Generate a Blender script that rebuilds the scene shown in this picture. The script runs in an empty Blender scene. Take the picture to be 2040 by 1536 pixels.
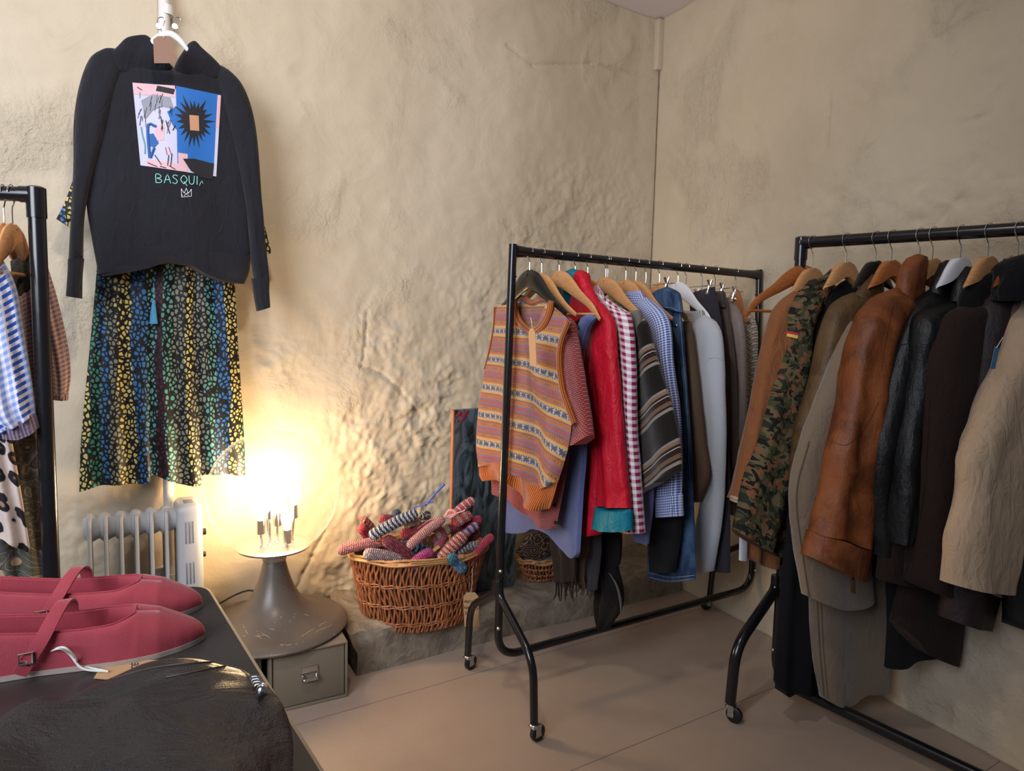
import bpy, bmesh, math, random
import numpy as np
from mathutils import Vector, noise as mn
random.seed(7)
SC = bpy.context.scene
COL = SC.collection
PI = math.pi

# ---------------------------------------------------------------- camera
CH, CF, CP, CR = 1.3, 1330.0, math.radians(5.2), math.radians(1.3)
_cp, _sp = math.cos(CP), math.sin(CP)
FW = np.array([0, _cp, -_sp]); _U0 = np.array([0, _sp, _cp]); _R0 = np.array([1.0, 0, 0])
RT = math.cos(CR) * _R0 + math.sin(CR) * _U0
UP = -math.sin(CR) * _R0 + math.cos(CR) * _U0
CO = np.array([0, 0, CH])
cam_d = bpy.data.cameras.new('camera'); cam = bpy.data.objects.new('camera', cam_d); COL.objects.link(cam)
cam_d.sensor_fit = 'HORIZONTAL'; cam_d.sensor_width = 36; cam_d.lens = 36 * CF / 2040
cam_d.clip_start = 0.02
from mathutils import Matrix
cam.matrix_world = Matrix(((RT[0], UP[0], -FW[0], CO[0]), (RT[1], UP[1], -FW[1], CO[1]), (RT[2], UP[2], -FW[2], CO[2]), (0, 0, 0, 1)))
SC.camera = cam

# ---------------------------------------------------------------- world, lights, exposure
SC.view_settings.view_transform = 'Standard'
SC.view_settings.look = 'None'
SC.view_settings.gamma = 1
SC.view_settings.use_curve_mapping = False
SC.view_settings.exposure = 0.35
wd = bpy.data.worlds.new('world'); SC.world = wd; wd.use_nodes = True
wd.node_tree.nodes['Background'].inputs[0].default_value = (0.62, 0.68, 0.82, 1)
wd.node_tree.nodes['Background'].inputs[1].default_value = 0.085

def area(name, loc, tgt, size, power, col, sy=None):
    l = bpy.data.lights.new(name, 'AREA'); l.energy = power; l.color = col; l.size = size
    if sy: l.shape = 'RECTANGLE'; l.size_y = sy
    o = bpy.data.objects.new(name, l); COL.objects.link(o); o.location = loc
    o.rotation_euler = (Vector(tgt) - Vector(loc)).to_track_quat('-Z', 'Y').to_euler()
    return o
# bare area lights: assumed window daylight behind and left of camera, assumed ceiling spot
wl_ = area('assumed_window_daylight', (-1.5, -0.6, 2.2), (-1.0, 2.4, 1.35), 1.7, 28, (0.84, 0.89, 1.0), 1.5); wl_.data.spread = math.radians(104)
area('assumed_ceiling_spot', (-0.35, 0.9, 2.75), (-1.0, 2.4, 1.5), 0.14, 11, (1.0, 0.88, 0.74))
BULB = 95.0

# ---------------------------------------------------------------- pixel rays
def ray(x, y): return FW + RT * (x - 1020) / CF - UP * (y - 768) / CF
def proj(P):
    d = np.array(P, float) - CO; z = d @ FW
    return np.array([1020 + CF * (d @ RT) / z, 768 - CF * (d @ UP) / z])
def atz(x, y, z):
    d = ray(x, y); return CO + d * ((z - CH) / d[2])
def sc(v):
    v /= 255.0
    return v / 12.92 if v <= 0.04045 else ((v + 0.055) / 1.055) ** 2.4
def C(r, g, b): return (sc(r), sc(g), sc(b), 1.0)

class Pl:
    """a plane in the room: point q, first axis by angle; vertical unless up=True"""
    def __init__(s, q, ang=0, up=False, tilt=0):
        s.q = np.array(q, float); a = math.radians(ang)
        s.e1 = np.array([math.cos(a), math.sin(a), 0])
        if up: s.e2 = np.array([-math.sin(a), math.cos(a), 0]); s.n = np.array([0, 0, 1.0])
        else:
            s.n = np.array([s.e1[1], -s.e1[0], 0])
            if s.n @ (CO - s.q) < 0: s.n = -s.n
            s.e2 = np.array([0, 0, 1.0])
            if tilt:
                t = math.radians(tilt); n0 = s.n
                s.e2 = math.cos(t) * np.array([0, 0, 1.0]) - math.sin(t) * n0
                s.n = math.cos(t) * n0 + math.sin(t) * np.array([0, 0, 1.0])
    def at(s, x, y, off=0):
        d = ray(x, y); q = s.q + s.n * off
        return CO + d * (((q - CO) @ s.n) / (d @ s.n))
    def w(s, a, b, off=0): return s.q + s.e1 * a + s.e2 * b + s.n * off

# ---------------------------------------------------------------- geometry builders: every one returns (verts, faces, uvs-per-vertex or None)
def crs(pts, n):
    """points resampled evenly along a smooth curve through pts"""
    P = [np.array(p, float) for p in pts]
    if len(P) == 1: return np.array([P[0]] * n)
    if len(P) == 2: return np.array([P[0] + (P[1] - P[0]) * i / (n - 1) for i in range(n)])
    Q = [2 * P[0] - P[1]] + P + [2 * P[-1] - P[-2]]
    out = []
    for i in range(1, len(Q) - 2):
        a, b, c, d = Q[i - 1:i + 3]
        for k in range(12):
            t = k / 12
            out.append(0.5 * (2 * b + (c - a) * t + (2 * a - 5 * b + 4 * c - d) * t * t + (3 * b - a - 3 * c + d) * t ** 3))
    out.append(P[-1]); out = np.array(out)
    L = np.concatenate([[0], np.cumsum(np.linalg.norm(np.diff(out, axis=0), axis=1))])
    s = np.linspace(0, L[-1], n)
    return np.array([np.interp(s, L, out[:, j]) for j in range(out.shape[1])]).T

def panel(pl, L, R, T=None, B=None, th=0.05, off=0.0, folds=(3, 0.006, 0), wr=0.003, nu=28, nv=44, p=2.4, top=0.06, bot=0.0, plane_uv=False, sag=0.0, offt=0.0, wsc=9.0, px=True, bowl=0.0):
    """cloth: a closed padded sheet whose four borders are given on plane pl"""
    def cv(a):
        if not px: return np.array(a, float)
        return np.array([[(pl.at(x, y, off) - pl.q - pl.n * off) @ pl.e1, (pl.at(x, y, off) - pl.q - pl.n * off) @ pl.e2] for x, y in a])
    Lw = crs(cv(L), nv); Rw = crs(cv(R), nv)
    ts = [Lw[0]] + (list(cv(T)) if T else []) + [Rw[0]]
    bs = [Lw[-1]] + (list(cv(B)) if B else []) + [Rw[-1]]
    Tw = crs(ts, 101); Bw = crs(bs, 101)
    S = (1 - np.cos(np.linspace(0, PI, nu))) / 2 * 0.6 + np.linspace(0, 1, nu) * 0.4
    mw = np.mean(np.linalg.norm(Lw - Rw, axis=1)); ml = np.sum(np.linalg.norm(np.diff((Lw + Rw) / 2, axis=0), axis=1))
    seed = (hash(str(L)) % 1000) * 0.37 if False else (L[0][0] * 0.731 + R[0][1] * 0.377) % 50
    k, amp, ph = folds
    V = []; UV = []
    grid = {}
    def tp(A, s):
        x = s * 100; i = min(int(x), 99); return A[i] + (A[i + 1] - A[i]) * (x - i)
    for side in (1, -1):
        for j in range(nv):
            t = j / (nv - 1)
            for i in range(nu):
                if side == -1 and i in (0, nu - 1):
                    grid[(side, j, i)] = grid[(1, j, i)]; continue
                s = S[i]
                q = (1 - s) * Lw[j] + s * Rw[j] + (1 - t) * tp(Tw, s) + t * tp(Bw, s) - ((1 - s) * (1 - t) * Lw[0] + s * (1 - t) * Rw[0] + (1 - s) * t * Lw[-1] + s * t * Rw[-1])
                pr = max(0.0, 1 - abs(2 * s - 1) ** p) ** 0.5
                tt = 1.0
                if top: tt *= min(1, (t / top + 0.02)) ** 0.5
                if bot: tt *= min(1, ((1 - t) / bot + 0.02)) ** 0.5
                w = q[0] + pl.q[0], q[1], pl.q[1]
                nz = mn.noise(Vector((w[0] * wsc + seed, w[1] * wsc * 0.6, seed))) + 0.5 * mn.noise(Vector((w[0] * wsc * 2.3, w[1] * wsc * 1.7 + seed, 3.1)))
                env = (0.25 + 0.75 * t)
                d = side * th / 2 * pr * tt + amp * env * math.sin(2 * PI * k * s + ph + 1.2 * math.sin(3 * t + ph)) * min(1, pr * 1.5) + wr * nz * 1.6 * min(1, pr * 2) * tt + off + offt * t + bowl * math.sin(PI * s)
                grid[(side, j, i)] = len(V)
                V.append(pl.q + pl.e1 * q[0] + pl.e2 * q[1] + pl.n * d)
                UV.append((q[0], q[1] + sag * max(0, s - 0.35) ** 2 * (0.3 + t)) if plane_uv else ((s - 0.5) * mw, -t * ml))
    Fc = []
    for side in (1, -1):
        for j in range(nv - 1):
            for i in range(nu - 1):
                a, b, c, d = grid[(side, j, i)], grid[(side, j, i + 1)], grid[(side, j + 1, i + 1)], grid[(side, j + 1, i)]
                Fc.append((a, d, c, b) if side == 1 else (a, b, c, d))
    for j in (0, nv - 1):
        for i in range(nu - 1):
            a, b, c, d = grid[(1, j, i)], grid[(1, j, i + 1)], grid[(-1, j, i + 1)], grid[(-1, j, i)]
            f = [v for n_, v in enumerate((a, b, c, d)) if v not in (a, b, c, d)[:n_]]
            if len(f) > 2: Fc.append(tuple(f) if j == 0 else tuple(reversed(f)))
    return V, Fc, UV

def tube(pts, r, n=10, m=None, cap=True, flat=1.0, flatdir=None):
    """round bar along pts; r number or list; flat<1 squashes along flatdir"""
    P = np.array(pts, float) if m is None else crs(pts, m)
    N = len(P); rr = np.interp(np.linspace(0, 1, N), np.linspace(0, 1, len(r)), r) if isinstance(r, (list, tuple)) else [r] * N
    V = []; UV = []; Fc = []
    prev = None; L = 0
    for i in range(N):
        d = P[min(i + 1, N - 1)] - P[max(i - 1, 0)]; d = d / (np.linalg.norm(d) + 1e-12)
        if prev is None:
            a = np.array(flatdir, float) if flatdir is not None else (np.array([0, 0, 1.0]) if abs(d[2]) < 0.9 else np.array([1.0, 0, 0]))
        else: a = prev
        if flatdir is not None: a = np.array(flatdir, float)
        a = a - d * (a @ d); a /= np.linalg.norm(a) + 1e-12; b = np.cross(d, a); prev = a
        if i: L += np.linalg.norm(P[i] - P[i - 1])
        for k in range(n):
            t = 2 * PI * k / n
            V.append(P[i] + rr[i] * (math.cos(t) * a * flat + math.sin(t) * b)); UV.append((k / n * 2 * PI * float(rr[i]) , L))
    for i in range(N - 1):
        for k in range(n):
            k2 = (k + 1) % n
            Fc.append((i * n + k, i * n + k2, (i + 1) * n + k2, (i + 1) * n + k))
    if cap: Fc.append(tuple(reversed(range(n)))); Fc.append(tuple(range((N - 1) * n, N * n)))
    return V, Fc, UV

def lathe(prof, c, n=40, ax=None, sx=1.0, ang=0):
    """turned shape: prof [(r, h)] round a vertical (or given) axis; sx scales one radius"""
    c = np.array(c, float); z = np.array([0, 0, 1.0]) if ax is None else np.array(ax, float) / np.linalg.norm(ax)
    a = np.array([math.cos(ang), math.sin(ang), 0]) if abs(z[2]) > 0.9 else np.cross(z, [0, 0, 1.0]); a = a - z * (a @ z); a /= np.linalg.norm(a); b = np.cross(z, a)
    V = []; UV = []; Fc = []; m = len(prof)
    for j, (r, h) in enumerate(prof):
        for k in range(n):
            t = 2 * PI * k / n; V.append(c + a * math.cos(t) * r * sx + b * math.sin(t) * r + z * h); UV.append((k / n, h))
    for j in range(m - 1):
        for k in range(n):
            k2 = (k + 1) % n; Fc.append((j * n + k, j * n + k2, (j + 1) * n + k2, (j + 1) * n + k))
    if prof[0][0] > 1e-5: Fc.append(tuple(reversed(range(n))))
    if prof[-1][0] > 1e-5: Fc.append(tuple(range((m - 1) * n, m * n)))
    return V, Fc, UV

def box(c, s, ang=0, bev=0.0, seg=2, axes=None):
    c = np.array(c, float); a = math.radians(ang)
    ex, ey, ez = axes if axes is not None else (np.array([math.cos(a), math.sin(a), 0]), np.array([-math.sin(a), math.cos(a), 0]), np.array([0, 0, 1.0]))
    bm = bmesh.new(); bmesh.ops.create_cube(bm, size=1)
    for v in bm.verts: v.co = Vector((v.co.x * s[0], v.co.y * s[1], v.co.z * s[2]))
    if bev: bmesh.ops.bevel(bm, geom=list(bm.edges), offset=bev, segments=seg, affect='EDGES', profile=0.5)
    bm.verts.index_update()
    V = [c + ex * v.co.x + ey * v.co.y + ez * v.co.z for v in bm.verts]; UV = [(v.co.x, v.co.z) for v in bm.verts]
    Fc = [tuple(v.index for v in f.verts) for f in bm.faces]; bm.free()
    return V, Fc, UV

def ball(c, r, n=14, m=10, s=(1, 1, 1)):
    V = []; Fc = []
    for j in range(m + 1):
        ph = PI * j / m
        for k in range(n):
            t = 2 * PI * k / n; V.append(np.array(c) + r * np.array([math.sin(ph) * math.cos(t) * s[0], math.sin(ph) * math.sin(t) * s[1], math.cos(ph) * s[2]]))
    for j in range(m):
        for k in range(n): k2 = (k + 1) % n; Fc.append((j * n + k, (j + 1) * n + k, (j + 1) * n + k2, j * n + k2))
    return V, Fc, [(0, 0)] * len(V)

def prism(P2, pl, th, off=0.0):
    """flat outline (list of plane coords) given thickness th"""
    n = len(P2); V = [pl.w(a, b, off + th) for a, b in P2] + [pl.w(a, b, off) for a, b in P2]
    Fc = [tuple(range(n)), tuple(reversed(range(n, 2 * n)))] + [(i, i + n, (i + 1) % n + n, (i + 1) % n) for i in range(n)]
    return V, Fc, list(P2) * 2

def join(*gs):
    V = []; Fc = []; UV = []
    for v, f, u in gs:
        o = len(V); V += list(v); UV += list(u); Fc += [tuple(i + o for i in q) for q in f]
    return V, Fc, UV

def mesh(name, g, mat, parent=None, loc=None, label=None, smooth=True, ang=40):
    V, Fc, UV = g; V = np.array(V, float)
    o0 = np.array(parent['_o']) if parent is not None else (np.array(loc, float) if loc is not None else np.array([V[:, 0].mean(), V[:, 1].mean(), V[:, 2].min()]))
    me = bpy.data.meshes.new(name); me.from_pydata([tuple(v) for v in V - o0], [], Fc); me.validate(verbose=False)
    uvl = me.uv_layers.new(name='UV')
    vi = np.zeros(len(me.loops), int); me.loops.foreach_get('vertex_index', vi)
    uvl.data.foreach_set('uv', np.array(UV, float)[vi].ravel())
    bm = bmesh.new(); bm.from_mesh(me); bmesh.ops.recalc_face_normals(bm, faces=bm.faces); bm.to_mesh(me); bm.free()
    if smooth:
        me.polygons.foreach_set('use_smooth', [True] * len(me.polygons)); me.set_sharp_from_angle(angle=math.radians(ang))
    me.materials.append(mat)
    o = bpy.data.objects.new(name, me); COL.objects.link(o); o['_o'] = [float(x) for x in o0]
    if parent is not None: o.parent = parent
    else: o.location = o0
    if label: o['label'] = label
    return o

def thing(name, loc, label, cat, group=None):
    o = bpy.data.objects.new(name, None); COL.objects.link(o); o.location = [float(x) for x in loc]; o.empty_display_size = 0.05
    o['_o'] = [float(x) for x in loc]; o['label'] = label; o['category'] = cat
    if group: o['group'] = group
    return o
def tag(o, label, cat, group=None):
    o['label'] = label; o['category'] = cat
    if group: o['group'] = group
    return o
def struct(name, g, mat, loc=None, **k):
    o = mesh(name, g, mat, loc=loc, **k); o['kind'] = 'structure'; return o

# ---------------------------------------------------------------- materials
class M:
    def __init__(s, name, rough=0.8, metal=0.0, spec=0.5, sheen=0.0):
        s.m = bpy.data.materials.new(name); s.m.use_nodes = True; s.t = s.m.node_tree; s.b = s.t.nodes['Principled BSDF']
        s.b.inputs['Roughness'].default_value = rough; s.b.inputs['Metallic'].default_value = metal
        s.b.inputs['Specular IOR Level'].default_value = spec
        if sheen: s.b.inputs['Sheen Weight'].default_value = sheen; s.b.inputs['Sheen Roughness'].default_value = 0.5
        s._tc = None
    def node(s, ty, **k):
        n = s.t.nodes.new(ty)
        for a, v in k.items(): setattr(n, a, v)
        return n
    def put(s, n, i, v):
        if v is None: return
        if hasattr(v, 'links') or isinstance(v, bpy.types.NodeSocket): s.t.links.new(v, n.inputs[i])
        else: n.inputs[i].default_value = v
    @property
    def tc(s):
        if not s._tc: s._tc = s.node('ShaderNodeTexCoord')
        return s._tc
    def uv(s): return s.tc.outputs['UV']
    def obj(s): return s.tc.outputs['Object']
    def sep(s, v):
        n = s.node('ShaderNodeSeparateXYZ'); s.put(n, 0, v); return n.outputs
    def comb(s, x, y, z=0.0):
        n = s.node('ShaderNodeCombineXYZ'); s.put(n, 0, x); s.put(n, 1, y); s.put(n, 2, z); return n.outputs[0]
    def map(s, v, scale=(1, 1, 1), rot=0.0, loc=(0, 0, 0)):
        n = s.node('ShaderNodeMapping'); s.put(n, 0, v); n.inputs['Scale'].default_value = scale; n.inputs['Rotation'].default_value = (0, 0, rot); n.inputs['Location'].default_value = loc; return n.outputs[0]
    def f(s, op, a, b=None, c=None):
        n = s.node('ShaderNodeMath', operation=op); s.put(n, 0, a); s.put(n, 1, b); s.put(n, 2, c); return n.outputs[0]
    def noise(s, v, scale, det=3, rough=0.55, dist=0.0, col=False):
        n = s.node('ShaderNodeTexNoise'); s.put(n, 'Vector', v); n.inputs['Scale'].default_value = scale; n.inputs['Detail'].default_value = det
        n.inputs['Roughness'].default_value = rough; n.inputs['Distortion'].default_value = dist; return n.outputs[1 if col else 0]
    def vor(s, v, scale, feat='F1', rand=1.0, out='Distance'):
        n = s.node('ShaderNodeTexVoronoi', feature=feat); s.put(n, 'Vector', v); n.inputs['Scale'].default_value = scale; n.inputs['Randomness'].default_value = rand; return n.outputs[out]
    def ramp(s, fac, stops, interp='LINEAR'):
        n = s.node('ShaderNodeValToRGB'); s.put(n, 0, fac); cr = n.color_ramp; cr.interpolation = interp
        while len(cr.elements) < len(stops): cr.elements.new(0.5)
        for e, (p, c) in zip(cr.elements, stops): e.position = p; e.color = c if len(c) == 4 else (*c, 1)
        return n.outputs[0]
    def th(s, v, lo, hi):
        n = s.node('ShaderNodeMapRange'); n.interpolation_type = 'SMOOTHSTEP'; s.put(n, 0, v); n.inputs[1].default_value = lo; n.inputs[2].default_value = hi; return n.outputs[0]
    def mix(s, fac, a, b, mode='MIX'):
        n = s.node('ShaderNodeMix', data_type='RGBA', blend_type=mode); s.put(n, 0, fac); s.put(n, 6, a); s.put(n, 7, b); return n.outputs[2]
    def col(s, v): s.put(s.b, 'Base Color', v); return s
    def rough(s, v): s.put(s.b, 'Roughness', v); return s
    def bump(s, h, dist=0.002, st=1.0, chain=None):
        n = s.node('ShaderNodeBump'); s.put(n, 'Height', h); n.inputs['Distance'].default_value = dist; n.inputs['Strength'].default_value = st
        if chain is not None: s.put(n, 'Normal', chain)
        s.put(s.b, 'Normal', n.outputs[0]); return n.outputs[0]

def fabric(name, col, var=0.12, bs=500, bd=0.0004, rough=0.9, sheen=0.15, wr=0.003):
    m = M(name, rough, spec=0.25, sheen=sheen)
    n = m.noise(m.obj(), 14, 4); m.col(m.mix(m.f('MULTIPLY', n, 1.0), tuple(c * (1 - var) for c in col[:3]) + (1,), tuple(min(1, c * (1 + var)) for c in col[:3]) + (1,)))
    b = m.bump(m.noise(m.obj(), bs, 2), bd); m.bump(m.noise(m.map(m.obj(), (9, 9, 4)), 3.5, 3, dist=0.8), wr, 0.7, b)
    return m.m
def knit(name, col, col2, us=260, vs=200, bd=0.0012, rib=False, rough=0.95):
    m = M(name, rough, spec=0.15, sheen=0.3)
    x, y, _ = m.sep(m.uv())
    if rib:
        w = m.f('SINE', m.f('MULTIPLY', x, us * 2 * PI)); k = m.f('ADD', w, m.f('MULTIPLY', m.f('SINE', m.f('MULTIPLY', y, vs * 2 * PI)), 0.25))
    else:
        row = m.f('MODULO', m.f('FLOOR', m.f('MULTIPLY', y, vs)), 2)
        w = m.f('SINE', m.f('MULTIPLY', m.f('ADD', m.f('MULTIPLY', x, us), m.f('MULTIPLY', row, 0.5)), 2 * PI)); v = m.f('SINE', m.f('MULTIPLY', y, vs * 2 * PI))
        k = m.f('ADD', w, v)
    h = m.th(k, -1.2, 1.2)
    m.col(m.mix(h, col2, col)); m.bump(m.f('ADD', h, m.f('MULTIPLY', m.noise(m.uv(), 900, 2), 0.6)), bd)
    return m.m
def leather(name, col, col2=None, rough=0.42, scale=9):
    m = M(name, rough, spec=0.5)
    n = m.noise(m.obj(), scale, 5, 0.6, 0.6); c2 = col2 or tuple(c * 0.55 for c in col[:3]) + (1,)
    m.col(m.mix(m.th(n, 0.35, 0.65), c2, col))
    b = m.bump(m.vor(m.obj(), 420), 0.0004); m.bump(m.noise(m.map(m.obj(), (9, 9, 3.2)), 2.0, 4, 0.5, 0.7), 0.008, 0.8, b); m.bump(m.noise(m.map(m.obj(), (34, 34, 16)), 1.6, 4, 0.6, 1.2), 0.003, 0.7, m.b.inputs['Normal'].links[0].from_socket)
    m.rough(m.f('ADD', m.f('MULTIPLY', n, 0.3), rough - 0.08)); m.b.inputs['Specular IOR Level'].default_value = 0.38
    return m.m
def plain(name, col, rough=0.5, metal=0.0, spec=0.5):
    m = M(name, rough, metal, spec); m.col(col)
    m.rough(m.f('ADD', m.f('MULTIPLY', m.noise(m.obj(), 30, 3), 0.12), rough - 0.06)); return m.m

def plaster_mat():
    m = M('plaster', 0.62, spec=0.35)
    o = m.obj(); big = m.noise(o, 1.3, 4, 0.5); rug = m.th(m.noise(o, 2.1, 3, 0.5, 0.4), 0.50, 0.68)
    c = m.mix(m.th(big, 0.3, 0.7), C(196, 182, 158), C(208, 195, 172))
    c = m.mix(m.f('MULTIPLY', m.th(m.noise(o, 9, 6, 0.7), 0.55, 0.8), 0.35), c, C(178, 163, 140)); m.col(c)
    b = m.bump(m.noise(o, 5, 6, 0.55, 0.6), 0.018, 0.5)
    b = m.bump(m.f('MULTIPLY', m.noise(m.map(o, (1, 1, 0.8)), 26, 7, 0.62, 1.2), rug), 0.014, 0.7, b)
    b = m.bump(m.f('MULTIPLY', m.vor(m.map(o, (1, 1, 1.2)), 60, 'SMOOTH_F1'), rug), 0.004, 0.5, b)
    b = m.bump(m.f('MULTIPLY', m.noise(o, 85, 5, 0.7), m.f('ADD', m.f('MULTIPLY', rug, 0.85), 0.15)), 0.006, 0.8, b)
    m.rough(m.ramp(big, [(0, (0.5,) * 3), (1, (0.75,) * 3)]))
    return m.m
PLASTER = plaster_mat()
CEIL = plain('ceiling_paint', C(232, 228, 238), 0.8)
def floor_mat():
    m = M('painted_floor', 0.42, spec=0.4); o = m.obj()
    a = m.map(o, (1, 1, 1), math.radians(-31.7)); x, y, z = m.sep(a)
    seam = m.th(m.f('ABSOLUTE', m.f('SUBTRACT', m.f('FRACT', m.f('ADD', m.f('DIVIDE', y, 0.62), 0.13)), 0.5)), 0.0, 0.0035)
    n = m.noise(o, 5, 6, 0.6); sp = m.th(m.noise(o, 70, 2), 0.74, 0.78)
    c = m.mix(n, C(160, 142, 128), C(178, 160, 146)); c = m.mix(m.f('MULTIPLY', sp, 0.5), c, C(110, 85, 65)); c = m.mix(seam, C(96, 76, 62), c)
    m.col(c); m.rough(m.f('ADD', m.f('MULTIPLY', m.noise(o, 14, 5), 0.3), 0.28)); b = m.bump(m.noise(o, 30, 4), 0.0015, 0.5); m.bump(seam, 0.001, 0.6, b); return m.m
FLOOR = floor_mat()
def stone_mat():
    m = M('painted_stone', 0.85, spec=0.25); o = m.obj(); n = m.noise(o, 11, 7, 0.65, 0.5)
    m.col(m.mix(m.th(n, 0.35, 0.65), C(122, 112, 100), C(160, 148, 130))); b = m.bump(n, 0.02, 0.7); m.bump(m.noise(o, 80, 4), 0.003, 0.5, b); return m.m
STONE = stone_mat()
BLACKM = plain('black_powder_coat', C(22, 22, 26), 0.22, 0.0, 0.6)
CHROME = plain('chrome', (0.75, 0.75, 0.76, 1), 0.14, 1.0)
STEEL = plain('zinc_steel', (0.55, 0.55, 0.55, 1), 0.35, 1.0)
RUBBER = plain('black_rubber', C(24, 24, 26), 0.5)
def wood(name, a, b, rough=0.4):
    m = M(name, rough, spec=0.5); v = m.map(m.obj(), (6, 6, 30)); n = m.noise(v, 6, 4, 0.6, 1.5); m.col(m.mix(m.th(n, 0.3, 0.7), a, b)); return m.m
BEECH = wood('beech_wood', C(186, 132, 84), C(206, 154, 104))
ORANGE_WOOD = wood('orange_wood', C(158, 92, 48), C(184, 112, 62), 0.3)
DARKWOOD = wood('black_wood', C(24, 23, 22), C(38, 36, 34), 0.3)
WHITEP = plain('white_plastic', C(222, 224, 230), 0.35)
BROWNWOOD = wood('brown_wood', C(112, 58, 32), C(138, 74, 40), 0.25)
KRAFT = plain('kraft_card', C(190, 152, 110), 0.85)
STRING = plain('white_string', C(225, 222, 215), 0.9)
INK = plain('black_ink', C(30, 28, 28), 0.7)

# ---------------------------------------------------------------- the room
UW = np.array([math.cos(math.radians(31.7)), math.sin(math.radians(31.7)), 0]); NW = np.array([-UW[1], UW[0], 0])
LED = np.array([-.091, 2.626, 0]); WQ = LED + NW * 0.36
VW = np.array([.447, -.894, 0]); VW /= np.linalg.norm(VW)
_rw = np.array([.982, 3.036, 0])
_t = np.linalg.solve(np.array([[UW[0], -VW[0]], [UW[1], -VW[1]]]), (_rw - WQ)[:2]); KC = WQ + UW * _t[0] - UW * .008  # the corner
WH = 2.86
WALL = Pl(WQ, 31.7); RW = Pl(KC, math.degrees(math.atan2(VW[1], VW[0])))
def gs(x, a, b): return math.exp(-((x - a) / b) ** 2)
def rough_spots(spots, x, z):
    r = 0
    for a, b, sx, sz, k in spots: r = max(r, k * math.exp(-((x - a) / sx) ** 2 - ((z - b) / sz) ** 2))
    return r
def px_spots(pl, ls):
    out = []
    for x, y, rx, ry, k in ls:
        a = pl.at(x, y); b = pl.at(x + rx, y); c = pl.at(x, y + ry)
        out.append(((a - pl.q) @ pl.e1, a[2], abs((b - a) @ pl.e1), abs(a[2] - c[2]), k))
    return out
def wallgrid(pl, a0, a1, z0, z1, step, spots, cracks, amp=1.0, lean=0.0):
    na = int((a1 - a0) / step) + 1; nz = int((z1 - z0) / step) + 1
    V = []; UV = []
    ck = [[((pl.at(x, y) - pl.q) @ pl.e1, pl.at(x, y)[2]) for x, y in c] for c in cracks]
    for j in range(nz):
        z = z0 + (z1 - z0) * j / (nz - 1)
        for i in range(na):
            a = a0 + (a1 - a0) * i / (na - 1)
            r = rough_spots(spots, a, z)
            d = 0.018 * amp * mn.noise(Vector((a * 1.7, z * 1.7, 5))) + 0.008 * mn.noise(Vector((a * 5, z * 5, 9))) + 0.003 * mn.noise(Vector((a * 14, z * 14, 2)))
            if r > 0.04:
                q = Vector((a, z, 1.3)); wv = mn.noise_vector(q * 9) * 0.03
                q2 = q + wv
                d += r * (0.022 * (0.5 - abs(mn.noise(q2 * 7))) + 0.014 * mn.noise(q2 * 13) + 0.007 * (0.4 - abs(mn.noise(q2 * 21))) + 0.010 * mn.noise(q2 * 46) + 0.006 * mn.noise(q2 * 88)) - r * 0.012
            for c in ck:
                for (xa, za), (xb, zb) in zip(c, c[1:]):
                    L2 = (xb - xa) ** 2 + (zb - za) ** 2; t = max(0, min(1, ((a - xa) * (xb - xa) + (z - za) * (zb - za)) / L2))
                    dd = math.hypot(a - xa - t * (xb - xa) + 0.006 * mn.noise(Vector((a * 30, z * 30, 0))), z - za - t * (zb - za))
                    if dd < 0.02: d -= 0.011 * math.exp(-(dd / 0.005) ** 2)
            d *= min(1, (a - a0) * 8 + 0.05, (a1 - a) * 8 + 0.05) if True else 1
            V.append(pl.q * (1, 1, 0) + pl.e1 * a + np.array([0, 0, z]) + pl.n * (d + lean * (1 - z / z1))); UV.append((a, z))
    Fc = [(j * na + i, j * na + i + 1, (j + 1) * na + i + 1, (j + 1) * na + i) for j in range(nz - 1) for i in range(na - 1)]
    o = len(V); corners = [(a0 - .02, z0), (a1 + .02, z0), (a1 + .02, z1), (a0 - .02, z1)]     # the wall's thickness behind its face
    for a, z in corners: V.append(pl.q * (1, 1, 0) + pl.e1 * a + np.array([0, 0, z]) - pl.n * 0.3); UV.append((a, z))
    Fc += [(o, o + 3, o + 2, o + 1)]
    bot = list(range(na)); topr = [(nz - 1) * na + i for i in range(na)]
    Fc += [tuple(bot[::-1] + [o, o + 1]), tuple(topr + [o + 2, o + 3])]
    lf = [j * na for j in range(nz)]; rg = [j * na + na - 1 for j in range(nz)]
    Fc += [tuple(lf + [o + 3, o]), tuple(rg[::-1] + [o + 1, o + 2])]
    return V, Fc, UV
kc = (KC - WQ) @ UW
spots = px_spots(WALL, [(770, 700, 110, 90, .6), (850, 850, 110, 110, 1), (720, 900, 70, 110, .9), (960, 640, 90, 120, .6), (230, 1040, 110, 70, .7), (150, 1150, 90, 90, .6), (690, 1170, 80, 110, .9), (1180, 440, 130, 120, .45), (560, 720, 60, 60, .45), (800, 1010, 130, 100, .9), (1090, 520, 90, 90, .5), (160, 430, 50, 60, .35), (880, 760, 60, 60, .8)])
struct('wall_back', wallgrid(WALL, -2.6, kc, 0, WH, 0.0085, spots, [[(648, 1060), (622, 1110), (608, 1140), (590, 1180)], [(733, 620), (728, 690), (722, 730), (760, 745), (800, 780), (835, 825)], [(1010, 90), (1060, 130), (1180, 125), (1300, 150)]]), PLASTER, ang=180)
spots2 = px_spots(RW, [(1800, 430, 160, 70, .7), (1950, 400, 120, 90, .6), (1640, 400, 60, 50, .5), (1330, 160, 40, 60, .3), (1960, 180, 70, 70, .35), (1500, 470, 40, 50, .3)])
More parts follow.
